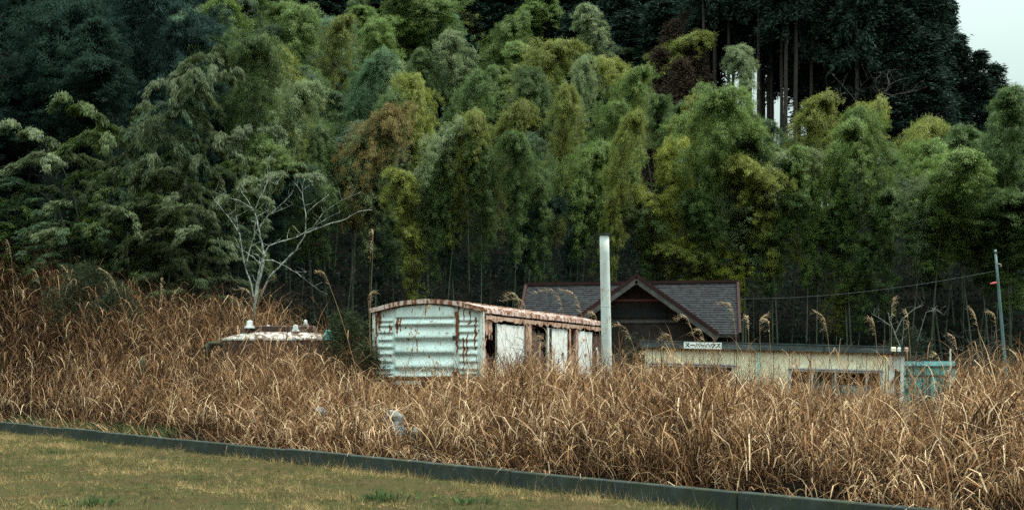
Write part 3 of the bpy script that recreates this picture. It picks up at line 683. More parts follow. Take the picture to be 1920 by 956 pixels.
# name sign
sg = MB().box((.84,-.150,2.100),(1.66,-.128,2.240)).build('name_sign', M_signw, hut)
sg['label'] = 'white name sign reading スーパーハウス in bold black letters'
G = {'su': [((.10,.86),(.84,.86)),((.80,.86),(.08,.06)),((.46,.44),(.94,.06))], 'bar': [((.06,.48),(.94,.48))],
     'ha': [((.34,.80),(.06,.08)),((.58,.84),(.94,.08))], 'pa': [((.34,.80),(.06,.08)),((.56,.80),(.90,.08))],
     'u': [((.50,1.0),(.50,.78)),((.08,.76),(.92,.76)),((.12,.76),(.12,.46)),((.88,.76),(.34,.02))]}
for i, g_ in enumerate(('su','bar','pa','bar','ha','u','su')):
    mb = MB(); cw = .108; ch = .092; x0 = .866+i*.1115; z0 = 2.13
    for (xa, za), (xb, zb) in G[g_]:
        a_ = Vector((x0+xa*cw, 0, z0+za*ch)); b_ = Vector((x0+xb*cw, 0, z0+zb*ch)); d = (b_-a_).normalized(); nn = Vector((-d.z,0,d.x))*.0088
        a_ -= d*.005; b_ += d*.005
        mb.prism([v+Vector((0,-.1505,0)) for v in (a_-nn, b_-nn, b_+nn, a_+nn)], (0,-.0025-.0004*len(mb.v)/8,0))
    if g_ == 'pa':
        c = Vector((x0+.93*cw,-.1505,z0+.92*ch)); o_ = [c+Vector((.014*math.cos(q),0,.014*math.sin(q))) for q in np.linspace(0,6.283,11)[:-1]]; i_ = [c+Vector((.006*math.cos(q),0,.006*math.sin(q))) for q in np.linspace(0,6.283,11)[:-1]]
        for j in range(10): mb.prism([o_[j], o_[(j+1) % 10], i_[(j+1) % 10], i_[j]], (0,-.0025,0))
    mb.build('sign_letter', M_ink, sg)
# inside, seen through the broken right window
def hutw(x, y, z): return hut.matrix_basis @ Vector((x, y, z))
Mh = Matrix.Translation(hut.location) @ hut.rotation_euler.to_matrix().to_4x4()
def inhut(name, a, b, mat, label, cat):
    c = Vector(((a[0]+b[0])/2, (a[1]+b[1])/2, a[2])); o = MB().box(tuple(Vector(a)-c), tuple(Vector(b)-c)).build(name, mat, bevel=.008)
    o.location = Mh @ c; o.rotation_euler = hut.rotation_euler; return tag(o, label, cat)
inhut('leaning_board', (4.02,.35,.36), (4.98,.42,1.38), M_blue, 'pale blue board leaning inside the hut behind its right window', 'board')
inhut('wooden_chest', (4.12,.08,.36), (5.06,.30,1.16), M_redbrown, 'red-brown chest inside the hut below the right window', 'chest')
inhut('upright_board', (3.60,.5,.36), (3.98,.56,1.65), M_blue, 'narrow pale blue board standing inside the hut at the left of the broken right window', 'board')
inhut('hanging_sheet', (4.98,.5,.36), (5.12,.56,1.68), M_palev, 'pale sheet at the right edge inside the broken right window', 'sheet')

# ------------------------------------------------------------------ cyan shed and bits around it
c0 = P(1688, 700, 33.6); gs = gz(c0.x, c0.y)-.05
sh = empty('cyan_shed', (c0.x, c0.y, gs), 'small faded cyan sheet-metal shed right of the cream hut behind bare twigs', 'shed', rot=(0,0,R(-6)))
zt = P(0, 677, 33.6).z - gs; W1 = 1.22
for i in range(4): MB().box((i*W1/4+.004, -.0, 0), ((i+1)*W1/4-.004, .03, zt-.09)).build('sheet_panel', M_cyan, sh)
MB().box((W1-.03,.032,0),(W1,1.1,zt-.09)).build('side_wall', M_cyan, sh); MB().box((0,.032,0),(.03,1.1,zt-.09)).build('side_wall', M_cyan, sh)
MB().box((.03,1.07,0),(W1-.03,1.1,zt-.09)).build('rear_wall', M_cyan, sh)
MB().box((-.06,-.06,zt-.088),(W1+.04,1.16,zt-.03)).build('roof', M_cyan, sh)
MB().box((-.06,-.085,zt-.11),(W1+.04,-.062,zt)).build('fascia', M_blue, sh)
MB().box((0,-.02,zt-.36),(W1,-.002,zt-.33)).build('rail', M_fascia, sh)
MB().box((W1*.55,-.015,.0),(W1*.55+.03,-.002,zt-.37)).build('rail', M_fascia, sh)
def stick(name, px0, py0, px1, py1, Y, r_, mat, label, cat, sub='shaft', to_ground=True):
    a_ = P(px0, py0, Y); b_ = P(px1, py1, Y)
    if to_ground: a_.z = gz(a_.x, a_.y)-.05
    mb = MB().tube([Vector((0,0,0)), (b_-a_)*.5, b_-a_], [r_, r_*.95, r_*.85], 10)
    o = mb.build(name, mat, None, a_); return tag(o, label, cat)
stick('marker_pole', 1781, 760, 1782, 654, 33.0, .022, M_trim, 'thin white marker pole standing right of the cyan shed', 'pole')
stick('cyan_post', 1789, 760, 1789, 692, 33.4, .045, M_cyan, 'short cyan post beside the thin white marker pole', 'post')
q = P(1774, 755, 32.6); o = MB().tube([Vector((0,0,0)), Vector((.02,0,.10)), Vector((-.01,0,.21))], [.03,.045,.03], 8).build('yellow_bottle', M_yellow, None, q, smooth=True); tag(o, 'small orange-yellow plastic object caught in twigs at the corner of the cyan shed', 'plastic bottle')
q = P(1768, 782, 31.5); o = MB().prism([(-.16,0,-.3),(.16,.04,-.3),(.14,.03,.02),(.02,0,.10),(-.15,.02,-.02)], (.02,.05,0)).build('tarp_scrap', M_palev, None, q, bevel=.01); tag(o, 'pale scrap of sheet standing in the grass below the cyan shed', 'sheet')
q = P(1916, 790, 29.0); o = MB().prism([(-.10,0,-.4),(.5,.1,-.4),(.5,.1,.22),(.1,.02,.30),(-.08,0,.12)], (.05,.5,0)).build('pale_sheet', M_palev, None, q, bevel=.02); tag(o, 'pale sheet half hidden by grass at the right edge of the photo', 'sheet')

# ------------------------------------------------------------------ leaning utility pole with wire
a_ = P(1894, 745, 35); a_.z = gz(a_.x, a_.y); b_ = P(1866, 468, 35)
up = empty('utility_pole', a_, 'slim teal-grey utility pole leaning left at the right side, with a red bracket', 'utility pole')
d = b_-a_; MB().tube([d*(i/6) for i in range(7)], [.047-.016*i/6 for i in range(7)], 12).build('shaft', M_polepaint, up, smooth=True)
q = P(1864,531,34.93)-a_; MB().tube([q+Vector((.06,0,.01)), q, q+Vector((-.10,0,-.015))], [.03,.035,.018], 8).build('red_bracket', M_redplastic, up)
q = P(1876,496,34.95)-a_; MB().tube([q+Vector((-.09,0,.02)), q, q+Vector((.01,0,-.05))], [.014,.02,.028], 8).build('insulator', M_palev, up)
q = P(1867,475,35)-a_; MB().tube([q, q+Vector((.0,0,.04))], .05, 10).build('pole_band', M_dark, up)
e0 = P(1866, 508, 34.95); e1 = P(1390, 560, 43.4); mb = MB()
mb.tube([e0.lerp(e1, i/20) - Vector((0,0,.35*4*(i/20)*(1-i/20)*.5)) - e0 for i in range(21)], .004, 5)
o = mb.build('overhead_wire', M_wire, None, e0); tag(o, 'thin sagging wire from the leaning utility pole to the tiled house', 'wire')

# ------------------------------------------------------------------ rusty tank body on the left
tb = P(525, 690, 35.5); tz = gz(tb.x, tb.y)-.1
tk = empty('rusty_tank', (tb.x, tb.y, tz), 'rusty brown tank with pale rounded top and bell-shaped vents, overgrown left of the wagon', 'tank', rot=(0,0,R(4)))
def tq(px, py): return Vector(((px-525)/F*35.5, 0, EYE+(HOR-py)/F*35.5-tz))
zl, zh = tq(0,638).z, tq(0,621).z; xl, xr = tq(421,0).x, tq(632,0).x
def sup(x0, x1, y0, y1, z0, z1, top=None):
    pts = []; n = 24
    for i in range(n):
        q = 2*math.pi*i/n; c_, s_ = math.cos(q), math.sin(q); e = .35
        pts.append(((x0+x1)/2+(x1-x0)/2*math.copysign(abs(c_)**e, c_), (y0+y1)/2+(y1-y0)/2*math.copysign(abs(s_)**e, s_)))
    return pts
pts = sup(xl, xr, -.7, .7, 0, 1); mb = MB(); n = len(pts)
mb.add([(x_, y_, 0) for x_, y_ in pts]+[(x_, y_, zl) for x_, y_ in pts], [tuple(range(n)), tuple(range(n,2*n))]+[(i,(i+1) % n,n+(i+1) % n,n+i) for i in range(n)])
mb.build('body', M_darkrust, tk)
mb = MB(); rings = [(1.015, zl-.015), (1.02, zl+.03), (.96, zl+.05), (.86, zl+.10), (.62, zh-.05), (.25, zh-.01)]; cx = (xl+xr)/2
vs = [((x_-cx)*s_+cx, y_*s_, z_) for s_, z_ in rings for x_, y_ in pts]; k_ = len(rings)
mb.add(vs, [(r_*n+i, r_*n+(i+1) % n, (r_+1)*n+(i+1) % n, (r_+1)*n+i) for r_ in range(k_-1) for i in range(n)]+[tuple(range((k_-1)*n, k_*n))])
mb.build('dome_top', mat_rusty('flaking_pale_paint', (.27,.30,.30), rust=(.07,.045,.035), rust2=(.17,.09,.055), amt=.62, stretch=(5,5,2)), tk, smooth=True)
for px_, py0, py1, w_ in ((472,625,601,.105),(556,630,609,.085),(502,619,609,.06),(572,616,599,.06)):
    p0, p1 = tq(px_, py0), tq(px_, py1); h = p1.z-p0.z; y_ = -.35 if py0 > 622 else .1
    v_ = MB().tube([Vector((p0.x,y_,p0.z-.12)), Vector((p0.x,y_,p0.z+h*.4))], w_*.75, 12).build('vent', M_dark, tk)
    MB().tube([Vector((p0.x,y_,p0.z+h*q)) for q in (.36,.42,.62,.86,.97,1.0)], [w_*1.3,w_*1.3,w_*.8,w_*.75,w_*.5,.01], 14).build('vent_bell', M_palev, v_, smooth=True)
a_, b_ = tq(455,628), tq(590,611); MB().box((a_.x,-.25,a_.z),(b_.x,.45,b_.z)).build('top_plate', M_darkrust, tk, bevel=.02)
a_, b_ = tq(604,640), tq(634,619); MB().prism([(a_.x,-.72,a_.z),(b_.x+.02,-.72,a_.z+.02),(b_.x-.02,-.72,b_.z-.03),(a_.x+.14,-.72,b_.z)], (0,.5,0)).build('end_flap', M_cyan, tk, bevel=.015)

# ------------------------------------------------------------------ rubble and old wood
def rock(px, py, Y, r_, label, seed):
    rr = random.Random(seed); bm = bmesh.new(); bmesh.ops.create_icosphere(bm, subdivisions=2, radius=1)
    for v in bm.verts:
        v.co *= 1+rr.uniform(-.16,.16); v.co.x = round(v.co.x*2.2)/2.2*.55+v.co.x*.45; v.co.z = round(v.co.z*2)/2*.5+v.co.z*.5
        v.co = Vector((v.co.x*r_*1.0, v.co.y*r_*.8, v.co.z*r_*.85))
    me = bpy.data.meshes.new('rubble_rock'); bm.to_mesh(me); bm.free(); p = P(px, py, Y); p.z = max(gz(p.x, p.y)+r_*.3, p.z)
    o = link('rubble_rock', me, M_rock, None, p); o.rotation_euler = (rr.uniform(0,.5), 0, rr.uniform(0,3)); tag(o, label, 'rock', 'pale rubble lumps in the grass')
rock(737,788,25.2,.22,'largest pale rubble lump, half buried in dry grass below the mint wagon',1)
rock(748,812,24.6,.16,'pale rubble lump just under the largest one',2)
rock(780,812,24.8,.12,'small pale rubble lump right of the largest one',3)
rock(600,775,27,.15,'pale rubble lump by itself, left of the others in the grass',4)
a_ = P(268, 735, 36); a_.z = gz(a_.x, a_.y); tp_ = P(268,668,36)-a_
o = MB().tube([Vector((0,0,-.1)), tp_*.3+Vector((.03,0,0)), tp_*.7+Vector((-.02,0,0)), tp_], [.12,.10,.11,.05], 10).build('mossy_stump', M_moss, None, a_, smooth=True); tag(o, 'upright mossy stump standing in the dry grass on the left bank', 'stump')
a_ = P(335, 735, 35); a_.z = gz(a_.x, a_.y)
pts = [P(*q, 35)-a_ for q in ((335,730),(365,705),(385,672),(395,645),(412,643),(422,660))]
o = MB().tube(pts, [.05,.07,.08,.09,.06,.02], 8).tube([pts[3], pts[3]+Vector((-.2,0,-.1)), pts[3]+Vector((-.35,0,-.25))], [.06,.04,.015], 6).build('gnarled_log', M_moss, None, a_, smooth=True); tag(o, 'dark gnarled log rising from the grass left of the rusty tank', 'log')

# ------------------------------------------------------------------ bare trees and bare shrubs
def bare(name, Y, polys, mat, label, cat, twigs=4, tl=.5, depth=.5, seed=0, group=None, thin=.5):
    polys = [(a, b*thin, c*thin) for a, b, c in polys]
    rr = random.Random(seed); b0 = P(*polys[0][0][0], Y); b0.z = min(b0.z, gz(b0.x, b0.y)); root = empty(name, b0, label, cat, group)
    for bi, (pp, r0, r1) in enumerate(polys):
        dy = 0 if bi == 0 else rr.uniform(-depth, depth); n = len(pp); pts = []
        for i, (x_, y_) in enumerate(pp):
            p = P(x_, y_, Y); p.y += dy*(i/(n-1)); pts.append(p-b0)
        if bi == 0: pts = [Vector((0,0,-.1))]+pts
        dens = []
        for a_, b_ in zip(pts[:-1], pts[1:]):
            for j in range(3): q = a_.lerp(b_, j/3); dens.append(q + Vector((rr.uniform(-1,1), rr.uniform(-1,1), rr.uniform(-1,1)))*r0*.35)
        dens.append(pts[-1]); m_ = len(dens)
        o = MB().tube(dens, [r0+(r1-r0)*(i/(m_-1))**.7 for i in range(m_)], 6).build('trunk' if bi == 0 else 'branch', mat, root, smooth=True)
        tw = MB(); any_ = False
        for i in range(m_//4, m_):
            for _ in range(twigs):
                if rr.random() < .55:
                    q = dens[i]; L_ = tl*rr.uniform(.25, 1); dr = Vector((rr.uniform(-1,1), rr.uniform(-.6,.6), rr.uniform(-.1,1))).normalized(); q2 = q+dr*L_*.5+Vector((0,0,.03)); q3 = q2+(dr+Vector((rr.uniform(-.5,.5),0,rr.uniform(-.1,.6)))).normalized()*L_*.5
                    tw.tube([q,q2,q3], [r1*.75, r1*.6, r1*.35], 3, cap=False); any_ = True
        if any_: tw.build('twigs', mat, o)
    return root
def Z2(l): return [(380+u_/2.8105, 260+v_/2.8105) for u_, v_ in l]
bare('bare_tree', 39.5, [
 (Z2([(262,960),(285,830),(300,740),(318,650),(322,600),(300,520),(288,450),(275,390),(285,350),(320,280),(342,215),(340,120),(355,90)]), .115, .014),
 (Z2([(275,870),(285,760),(305,655),(330,610)]), .075, .04),
 (Z2([(275,860),(250,750),(225,690),(205,600),(188,500),(165,460),(120,400),(75,345),(60,330)]), .06, .012),
 (Z2([(190,495),(180,420),(172,390),(180,375)]), .03, .01),
 (Z2([(230,670),(245,590),(270,520),(278,440)]), .035, .025),
 (Z2([(278,395),(240,330),(205,280),(200,260)]), .03, .01),
 (Z2([(262,370),(200,330),(140,315),(75,290)]), .024, .008),
 (Z2([(293,470),(350,405),(400,370),(460,320),(465,295)]), .035, .01),
 (Z2([(350,400),(420,375),(480,350)]), .022, .008),
 (Z2([(290,860),(350,730),(420,660),(490,590),(540,510),(545,400),(530,330),(528,260),(540,212)]), .068, .013),
 (Z2([(528,300),(500,250),(480,228)]), .024, .009),
 (Z2([(545,500),(580,485),(680,450),(760,430),(830,390),(900,385)]), .045, .009),
 (Z2([(580,470),(640,390),(740,330),(840,290)]), .03, .008),
 (Z2([(550,392),(600,340),(660,290)]), .026, .008),
 (Z2([(325,610),(350,565),(420,540),(500,520),(560,480)]), .036, .02),
 (Z2([(600,455),(680,410),(730,390)]), .022, .008),
 (Z2([(325,640),(370,640),(430,670),(490,705),(560,760),(610,800),(650,815)]), .032, .008),
 (Z2([(490,700),(550,705)]), .018, .007),
 (Z2([(175,566),(240,605),(300,655)]), .02, .02),
 (Z2([(342,215),(380,240),(410,180)]), .02, .007),
], M_palebark, 'bare pale-barked tree with forked twisting limbs standing left before the dark grove', 'tree', twigs=1, tl=.45, seed=3)
bare('bare_ridge_tree', 80, [
 ([(1622,240),(1630,212),(1645,190),(1655,175),(1668,160),(1690,148)], .10, .02),
 ([(1652,180),(1640,165),(1635,150)], .05, .015), ([(1655,175),(1675,178),(1700,170),(1725,165)], .05, .015),
 ([(1622,225),(1600,190),(1575,165),(1552,145)], .07, .015), ([(1600,190),(1610,165),(1625,150)], .04, .012),
 ([(1668,160),(1668,140),(1675,125)], .04, .012), ([(1585,175),(1565,178),(1540,170)], .035, .012)], M_twig, 'bare spreading tree at the top of the grove before the dark cedars', 'tree', twigs=3, tl=1.3, depth=1.5, seed=5)
bare('bare_sapling', 34.5, [
 ([(1700,690),(1688,650),(1678,625),(1668,600),(1665,585)], .028, .007), ([(1678,625),(1690,600),(1712,580),(1730,572)], .016, .006),
 ([(1672,612),(1655,598),(1640,588)], .012, .005), ([(1690,655),(1692,620),(1690,600)], .014, .005), ([(1720,640),(1735,585),(1752,580),(1765,592)], .01,.005)], M_paletwig, 'pale bare sapling rising behind the right end of the hut', 'sapling', twigs=2, tl=.3, seed=6)
def thicket(name, px, py, Y, n, h, spread, mat, label, cat, seed, lean=0., droop=.6, r0=.012):
    rr = random.Random(seed); b0 = P(px, py, Y); b0.z = gz(b0.x, b0.y); root = empty(name, b0, label, cat)
    st = MB(); tw = MB()
    for i in range(n):
        az = rr.uniform(0, 6.283); L_ = h*rr.uniform(.55, 1.1); x0 = Vector((rr.uniform(-.25,.25)*spread, rr.uniform(-.2,.2), 0)); out = rr.uniform(.1, 1)*spread; pts = []
        for j in range(7):
            u = j/6; pts.append(x0+Vector((math.cos(az)*out*u**1.3+lean*u*u, math.sin(az)*out*.6*u**1.3, L_*(u-droop*.5*u**3)*1.1))+Vector((rr.uniform(-1,1), rr.uniform(-1,1), rr.uniform(-1,1)))*.03)
        st.tube(pts, [r0*(1-.75*j/6) for j in range(7)], 4)
        for j in range(2, 7):
            for _ in range(3):
                dr = Vector((rr.uniform(-1,1), rr.uniform(-1,1), rr.uniform(-.3,.8))).normalized()*h*rr.uniform(.08,.28); q = pts[j]; tw.tube([q, q+dr*.5, q+dr+Vector((0,0,-.04))], [.004,.0035,.002], 3, cap=False)
    st.build('stems', mat, root); tw.build('twigs', mat, root); return root
thicket('thorny_bush', 1515, 760, 29.2, 26, 1.35, .75, M_twig, 'dark bare thorny bush arching in front of the hut between its two windows', 'bush', 11, lean=.25, droop=1.0)
thicket('thorny_bush', 1590, 770, 29.0, 8, 1.2, .7, M_twig, 'thin dark bramble arching across the broken right window', 'bush', 12, lean=-.3, droop=1.2)
thicket('bare_bush', 1728, 780, 32.2, 22, 1.75, .85, M_twig, 'dense dark bare bush in front of the cyan shed', 'bush', 13, droop=.4, r0=.014)
thicket('bare_bush', 1180, 720, 33.5, 40, 1.7, .55, M_twig, 'dark tangled bare bush between the grey pole and the hut', 'bush', 14, droop=.5)
thicket('bare_bush', 1140, 720, 32.5, 14, 1.35, .5, M_twig, 'thin bare twigs climbing at the foot of the grey pole', 'bush', 15, droop=.5)
thicket('bare_bush', 985, 740, 30.5, 12, 1.7, .6, M_twig, 'sparse bare twigs in front of the nearest white wagon door', 'bush', 16, droop=.3, r0=.007)
thicket('bare_bush', 590, 640, 36.5, 12, 1.9, 1.0, M_twig, 'sparse brown bare bush behind the rusty tank', 'bush', 17, droop=.8, r0=.008)
thicket('bare_bush', 1840, 730, 34, 16, 2.2, .8, M_twig, 'tall thin bare stems left of the leaning utility pole', 'bush', 18, droop=.2, r0=.008)
thicket('bare_bush', 1375, 760, 28.6, 12, 1.2, .5, M_twig, 'dry brown bush standing before the left window of the hut', 'bush', 19, droop=.4, r0=.008)

# ------------------------------------------------------------------ foliage meshes
def leaf_quads(p, d, L, W, side):
    d = d/np.linalg.norm(d, axis=1, keepdims=True); side = np.cross(d, side); side /= np.maximum(np.linalg.norm(side, axis=1, keepdims=True), 1e-6)
    m_ = p+d*(L*.42)[:, None]; h = side*(W/2)[:, None]; V = np.stack([p, m_-h, p+d*L[:, None], m_+h], 1).reshape(-1, 3)
    return V, np.arange(len(p)*4).reshape(-1, 4)
def bamboo_meshes(seed, H=11., crown0=.50, spread=1.35, arch=1.1, lean=.05, nodes=44, leafL=.112, leafW=.021, tuft=46, tufts=13, droop=2.1, gap=0.):
    r_ = np.random.default_rng(seed); az0 = r_.uniform(0, 6.283); K = 40; th = lean; p = np.zeros(3); cur = [p.copy()]; 
    for i in range(K):
        u = (i+1)/K; th = lean+arch*u**5; p = p+np.array([math.cos(az0)*math.sin(th), math.sin(az0)*math.sin(th), math.cos(th)])*H/K*1.06; cur.append(p.copy())
    cur = np.array(cur); cm = MB().tube([tuple(c) for c in cur], [.045*(1-.9*(i/K)) for i in range(K+1)], 6, cap=False)
    bp = []; bd = []; bt = []
    for uq in np.linspace(0, 1, nodes):
        u = uq if gap else 1-(1-uq)**1.5; t = crown0+(.995-crown0)*u; prof = spread*np.interp(u, [0,.3,.55,.75,.9,1], [.40,.62,.88,1.0,.85,.45]) if not gap else spread*(.55+.6*math.sin(min(1, u*1.15)*math.pi*.75))*(1-.62*u**3); idx = t*K; i = min(int(idx), K-1); q = cur[i]+(cur[i+1]-cur[i])*(idx-i)
        for _ in range(2 if gap else 3):
            az = r_.uniform(0, 6.283); L_ = prof*r_.uniform(.5, 1.15)*(1+.30*math.sin(2*az+u*5+seed)+.18*math.sin(3*az-u*7)); e = r_.uniform(.2, 1.0); pos = q.copy(); S = tufts; bk = r_.choice([.35, .9, 1, 1.1])
            for s_ in range(S):
                w_ = (s_+1)/S; el = e-droop*w_**1.4; pos = pos+np.array([math.cos(az)*math.cos(el), math.sin(az)*math.cos(el), math.sin(el)])*L_/S*1.25
                if w_ > .22 and (gap or r_.random() < (.30+1.1*u)*bk): bp.append(pos+r_.normal(0, .045 if gap else .09, 3)); bd.append([math.cos(az), math.sin(az), (-1.0-1.2*w_) if gap else (-.55-.9*w_)]); bt.append(u)
    bp = np.array(bp); bd = np.array(bd); rep = np.repeat(np.arange(len(bp)), tuft); n = len(rep)
    pp = bp[rep]+r_.normal(0, .04 if gap else .07, (n, 3)); dd = bd[rep]+r_.normal(0, .40 if gap else .55, (n, 3)); L_ = leafL*r_.uniform(.6, 1.3, n)
    V, Fq = leaf_quads(pp, dd, L_, leafW*r_.uniform(.7, 1.3, n), np.array([0, 0, 1.])+r_.normal(0, .35, (n, 3)))
    tn = np.clip(r_.normal(.45, .22, len(bp))[rep]*.6+r_.random(n)*.4, 0, 1)
    return cm, np_mesh('foliage', V, Fq, {'tint': np.repeat(tn, 4)})
BV = []
for i, kw in enumerate([dict(arch=.8), dict(arch=1.1, spread=1.2), dict(arch=.5, spread=1.15, crown0=.40), dict(spread=1.5, arch=.9), dict(arch=.3, spread=1.05, crown0=.44, lean=.02), ]):
    cm, fm = bamboo_meshes(100+i, **kw); tmp = cm.build('culm', M_culm); cme = tmp.data; bpy.data.objects.remove(tmp); fm.materials.append(M_bamboo); BV.append((cme, fm))
M_dculm = mat_plain('dark_culm', (.022,.032,.018), .7, .4, 3)
FV = []
for i, kw in enumerate([dict(arch=.9, lean=.12), dict(arch=1.5, lean=.2), dict(arch=1.2, lean=.05), dict(arch=1.7, lean=.1)]):
    cm, fm = bamboo_meshes(200+i, H=9., crown0=.16, spread=1.95, nodes=20, leafL=.19, leafW=.023, tuft=34, tufts=20, droop=2.15, gap=1., **kw); tmp = cm.build('culm', M_dculm); cme = tmp.data; bpy.data.objects.remove(tmp); fm.materials.append(M_bamboo); FV.append((cme, fm))
GREEN = {'dk': (.040,.066,.024), 'g': (0.115,0.166,0.040), 'y': (0.182,0.196,0.040), 'yy': (0.225,0.238,0.032), 'b': (0.082,0.140,0.066), 'o': (.155,.115,.034), 'd': (.022,.040,.029), 'dd': (.013,.026,.022), 'p': (0.155,0.194,0.088), 'm': (0.070,0.108,0.032), 'db': (.034,.060,.052), 'ol': (0.150,0.164,0.036)}  # darkest greens carry vignetting and grove shade on top of dark leaf colour
nb = [0]
def bamboo(x, Y, ztop, wd, colr, label, group=None, var=None, fv=False, rot=None):
    g_ = gz(x, Y); h = ztop-g_; cme, fm = (FV if fv else BV)[var if var is not None else nb[0] % (4 if fv else 5)]; nb[0] += 1
    o = empty('bamboo', (x, Y, g_-.05), label, 'bamboo', group, rot=(random.uniform(-.09, .09), random.uniform(-.09, .09), rot if rot is not None else random.uniform(0, 6.283)))
    zs = h/(8.8 if fv else 11.0); sw = wd/(3.4 if fv else 2.9); o.scale = (sw, sw, zs)
    link('culm', cme, None, o); f = link('foliage', fm, None, o); v = random.uniform(.85, 1.18)*(.60 if fv else 1)
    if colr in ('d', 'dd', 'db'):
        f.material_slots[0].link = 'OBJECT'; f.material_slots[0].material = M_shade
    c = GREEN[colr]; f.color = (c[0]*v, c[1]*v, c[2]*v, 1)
    return o
def slot(px, py, Hn=10.5, lo=54., hi=112.):
    for Y in np.arange(lo, hi, .5):
        zt_ = EYE+(HOR-py)/F*Y; x_ = (px-960)/F*Y
        if gz(x_, Y)+Hn >= zt_: return x_, Y, zt_
    Y = hi; return (px-960)/F*Y, Y, EYE+(HOR-py)/F*Y
# bamboos that can be picked out: px, py of the tip, width in px, colour, label (None: one of its grove)
BAM = [
 (590,88,115,'y','yellow-green bamboo with a pale spiky top standing above the orange-brown one'),(665,106,85,'b','blue-green bamboo with a round top right of the yellowish spiky one'),
 (745,113,95,'p','pale rounded bamboo crown between the blue-green one and the tall pale dome'),(782,140,75,'y',None),(850,82,105,'p','tall pale dome-topped bamboo in the middle of the upper grove'),
 (515,160,95,'p',None),(642,196,105,'o','orange-brown tinted bamboo, the only one of that colour in the grove'),(560,235,80,'m',None),(755,236,95,'p','rounded light bamboo crown right of the orange-brown one'),(692,264,95,'p',None),
 (826,226,85,'ol','olive-topped bamboo drooping just right of the rounded light crown'),(920,203,95,'ol',None),(770,344,95,'y','small bright lime bamboo tuft hanging low in the dark middle of the grove'),(545,290,120,'g','drooping green bamboo dome right behind the bare pale tree'),(480,268,90,'g',None),
 (960,84,125,'ol','broad yellowish bamboo crown left of the centre of the upper grove'),(1035,88,95,'g',None),(1062,128,65,'p',None),(1020,132,75,'m',None),(1105,36,90,'p','pale feathery bamboo left of the tall pointed one'),
 (1172,6,85,'g','tall pointed dark green bamboo reaching the top of the photo left of the cedars'),(1215,68,105,'y','bamboo with a ragged bright top right of the tall pointed one'),(1130,150,85,'g',None),(1240,108,80,'y',None),(1022,198,85,'ol',None),(1082,200,75,'g',None),
 (1075,254,95,'g','round green bamboo crown left of the dome behind the grey pole'),(1122,240,75,'ol',None),(1143,296,95,'g','narrow dome-topped green bamboo directly behind the top of the grey pole'),(1232,205,95,'y',None),(1282,264,100,'yy','yellow-green spreading bamboo crown above the brightest lime one'),
 (1268,318,125,'yy','brightest lime bamboo crown right of the grey pole top'),(1374,98,92,'p','tall conical pale bamboo before the sky gaps between cedar trunks'),(1335,200,130,'g',None),(1400,238,120,'g',None),(1390,300,155,'p','broad misty pale bamboo above the house'),(1462,300,110,'y',None),
 (1482,204,110,'y','yellowish bamboo standing in front of the brightest sky gap'),(1540,202,105,'y',None),(1510,305,95,'g',None),(1672,220,85,'g','round-topped bamboo at the ridge with sky glinting through it'),(1752,194,95,'y','ragged pointed bamboo at the ridge before the dark cedars'),(1600,262,115,'g',None),
 (1832,240,115,'g',None),(1900,203,125,'m',None),(1740,312,155,'g','large layered bamboo hanging low over the right part of the dark grove'),(1700,305,110,'p',None),(1592,320,125,'m',None),(1862,330,95,'m',None),(1885,402,135,'g','feathery bamboo at the right edge behind the leaning utility pole'),
 (1388,446,115,'yy','lime bamboo drooping beside the right end of the tiled roof'),(1332,456,95,'ol',None),(1600,455,70,'m',None),(1562,525,65,'ol','small low bamboo tuft in the dark right of the house'),
 (432,2,140,'g',None),(540,2,115,'g',None),(620,2,115,'b',None),(605,55,75,'ol',None),(700,-18,155,'g',None),(790,-4,115,'g',None),(850,24,95,'b',None),(905,2,85,'ol',None),(985,14,100,'g',None),(930,40,80,'g',None),(480,-20,110,'m',None),(745,30,90,'g',None),(380,5,110,'b',None),
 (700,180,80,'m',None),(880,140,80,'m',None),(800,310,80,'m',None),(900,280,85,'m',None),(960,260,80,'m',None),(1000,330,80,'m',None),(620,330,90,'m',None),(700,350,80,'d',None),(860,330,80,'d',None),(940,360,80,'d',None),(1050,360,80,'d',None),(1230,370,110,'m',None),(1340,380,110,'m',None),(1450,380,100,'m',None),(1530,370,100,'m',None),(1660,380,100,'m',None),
]
def zl_(px, dark):
    if px < 420: return 'half-hidden dark bamboo among the shaded mass behind the silvery feathery clump', 'half-hidden bamboos of the upper left'
    if px < 1130: return 'half-hidden lower bamboo between bigger crowns, from the bare tree to the grey pole', 'half-hidden bamboos left of the grey pole'
    return 'half-hidden lower bamboo between bigger crowns on the slope right of the grey pole', 'half-hidden bamboos right of the grey pole'
ANC = [('the bare pale tree',490,400),('the grey pole',1133,440),('the orange-brown bamboo',655,200),('the tall dome-topped bamboo',850,90),('the tall pointed bamboo',1172,20),('the brightest lime bamboo',1268,330),('the conical sky-gap bamboo',1372,110),('the tiled house',1190,520),('the leaning utility pole',1866,480),('the open sky',1850,40),('the silvery feathery clump',250,250),('the large layered bamboo',1740,330),('the mint wagon',800,560),('the lime tuft in the dark middle',770,350),('the ragged ridge bamboo',1752,200),('the olive-topped bamboo',826,235)]
CN = {'g': 'green', 'y': 'yellowish', 'yy': 'lime', 'b': 'blue-green', 'o': 'orange', 'd': 'dark green', 'dd': 'blackish green', 'p': 'pale green', 'm': 'deep green', 'db': 'dark blue-green', 'ol': 'olive'}
USED = set()
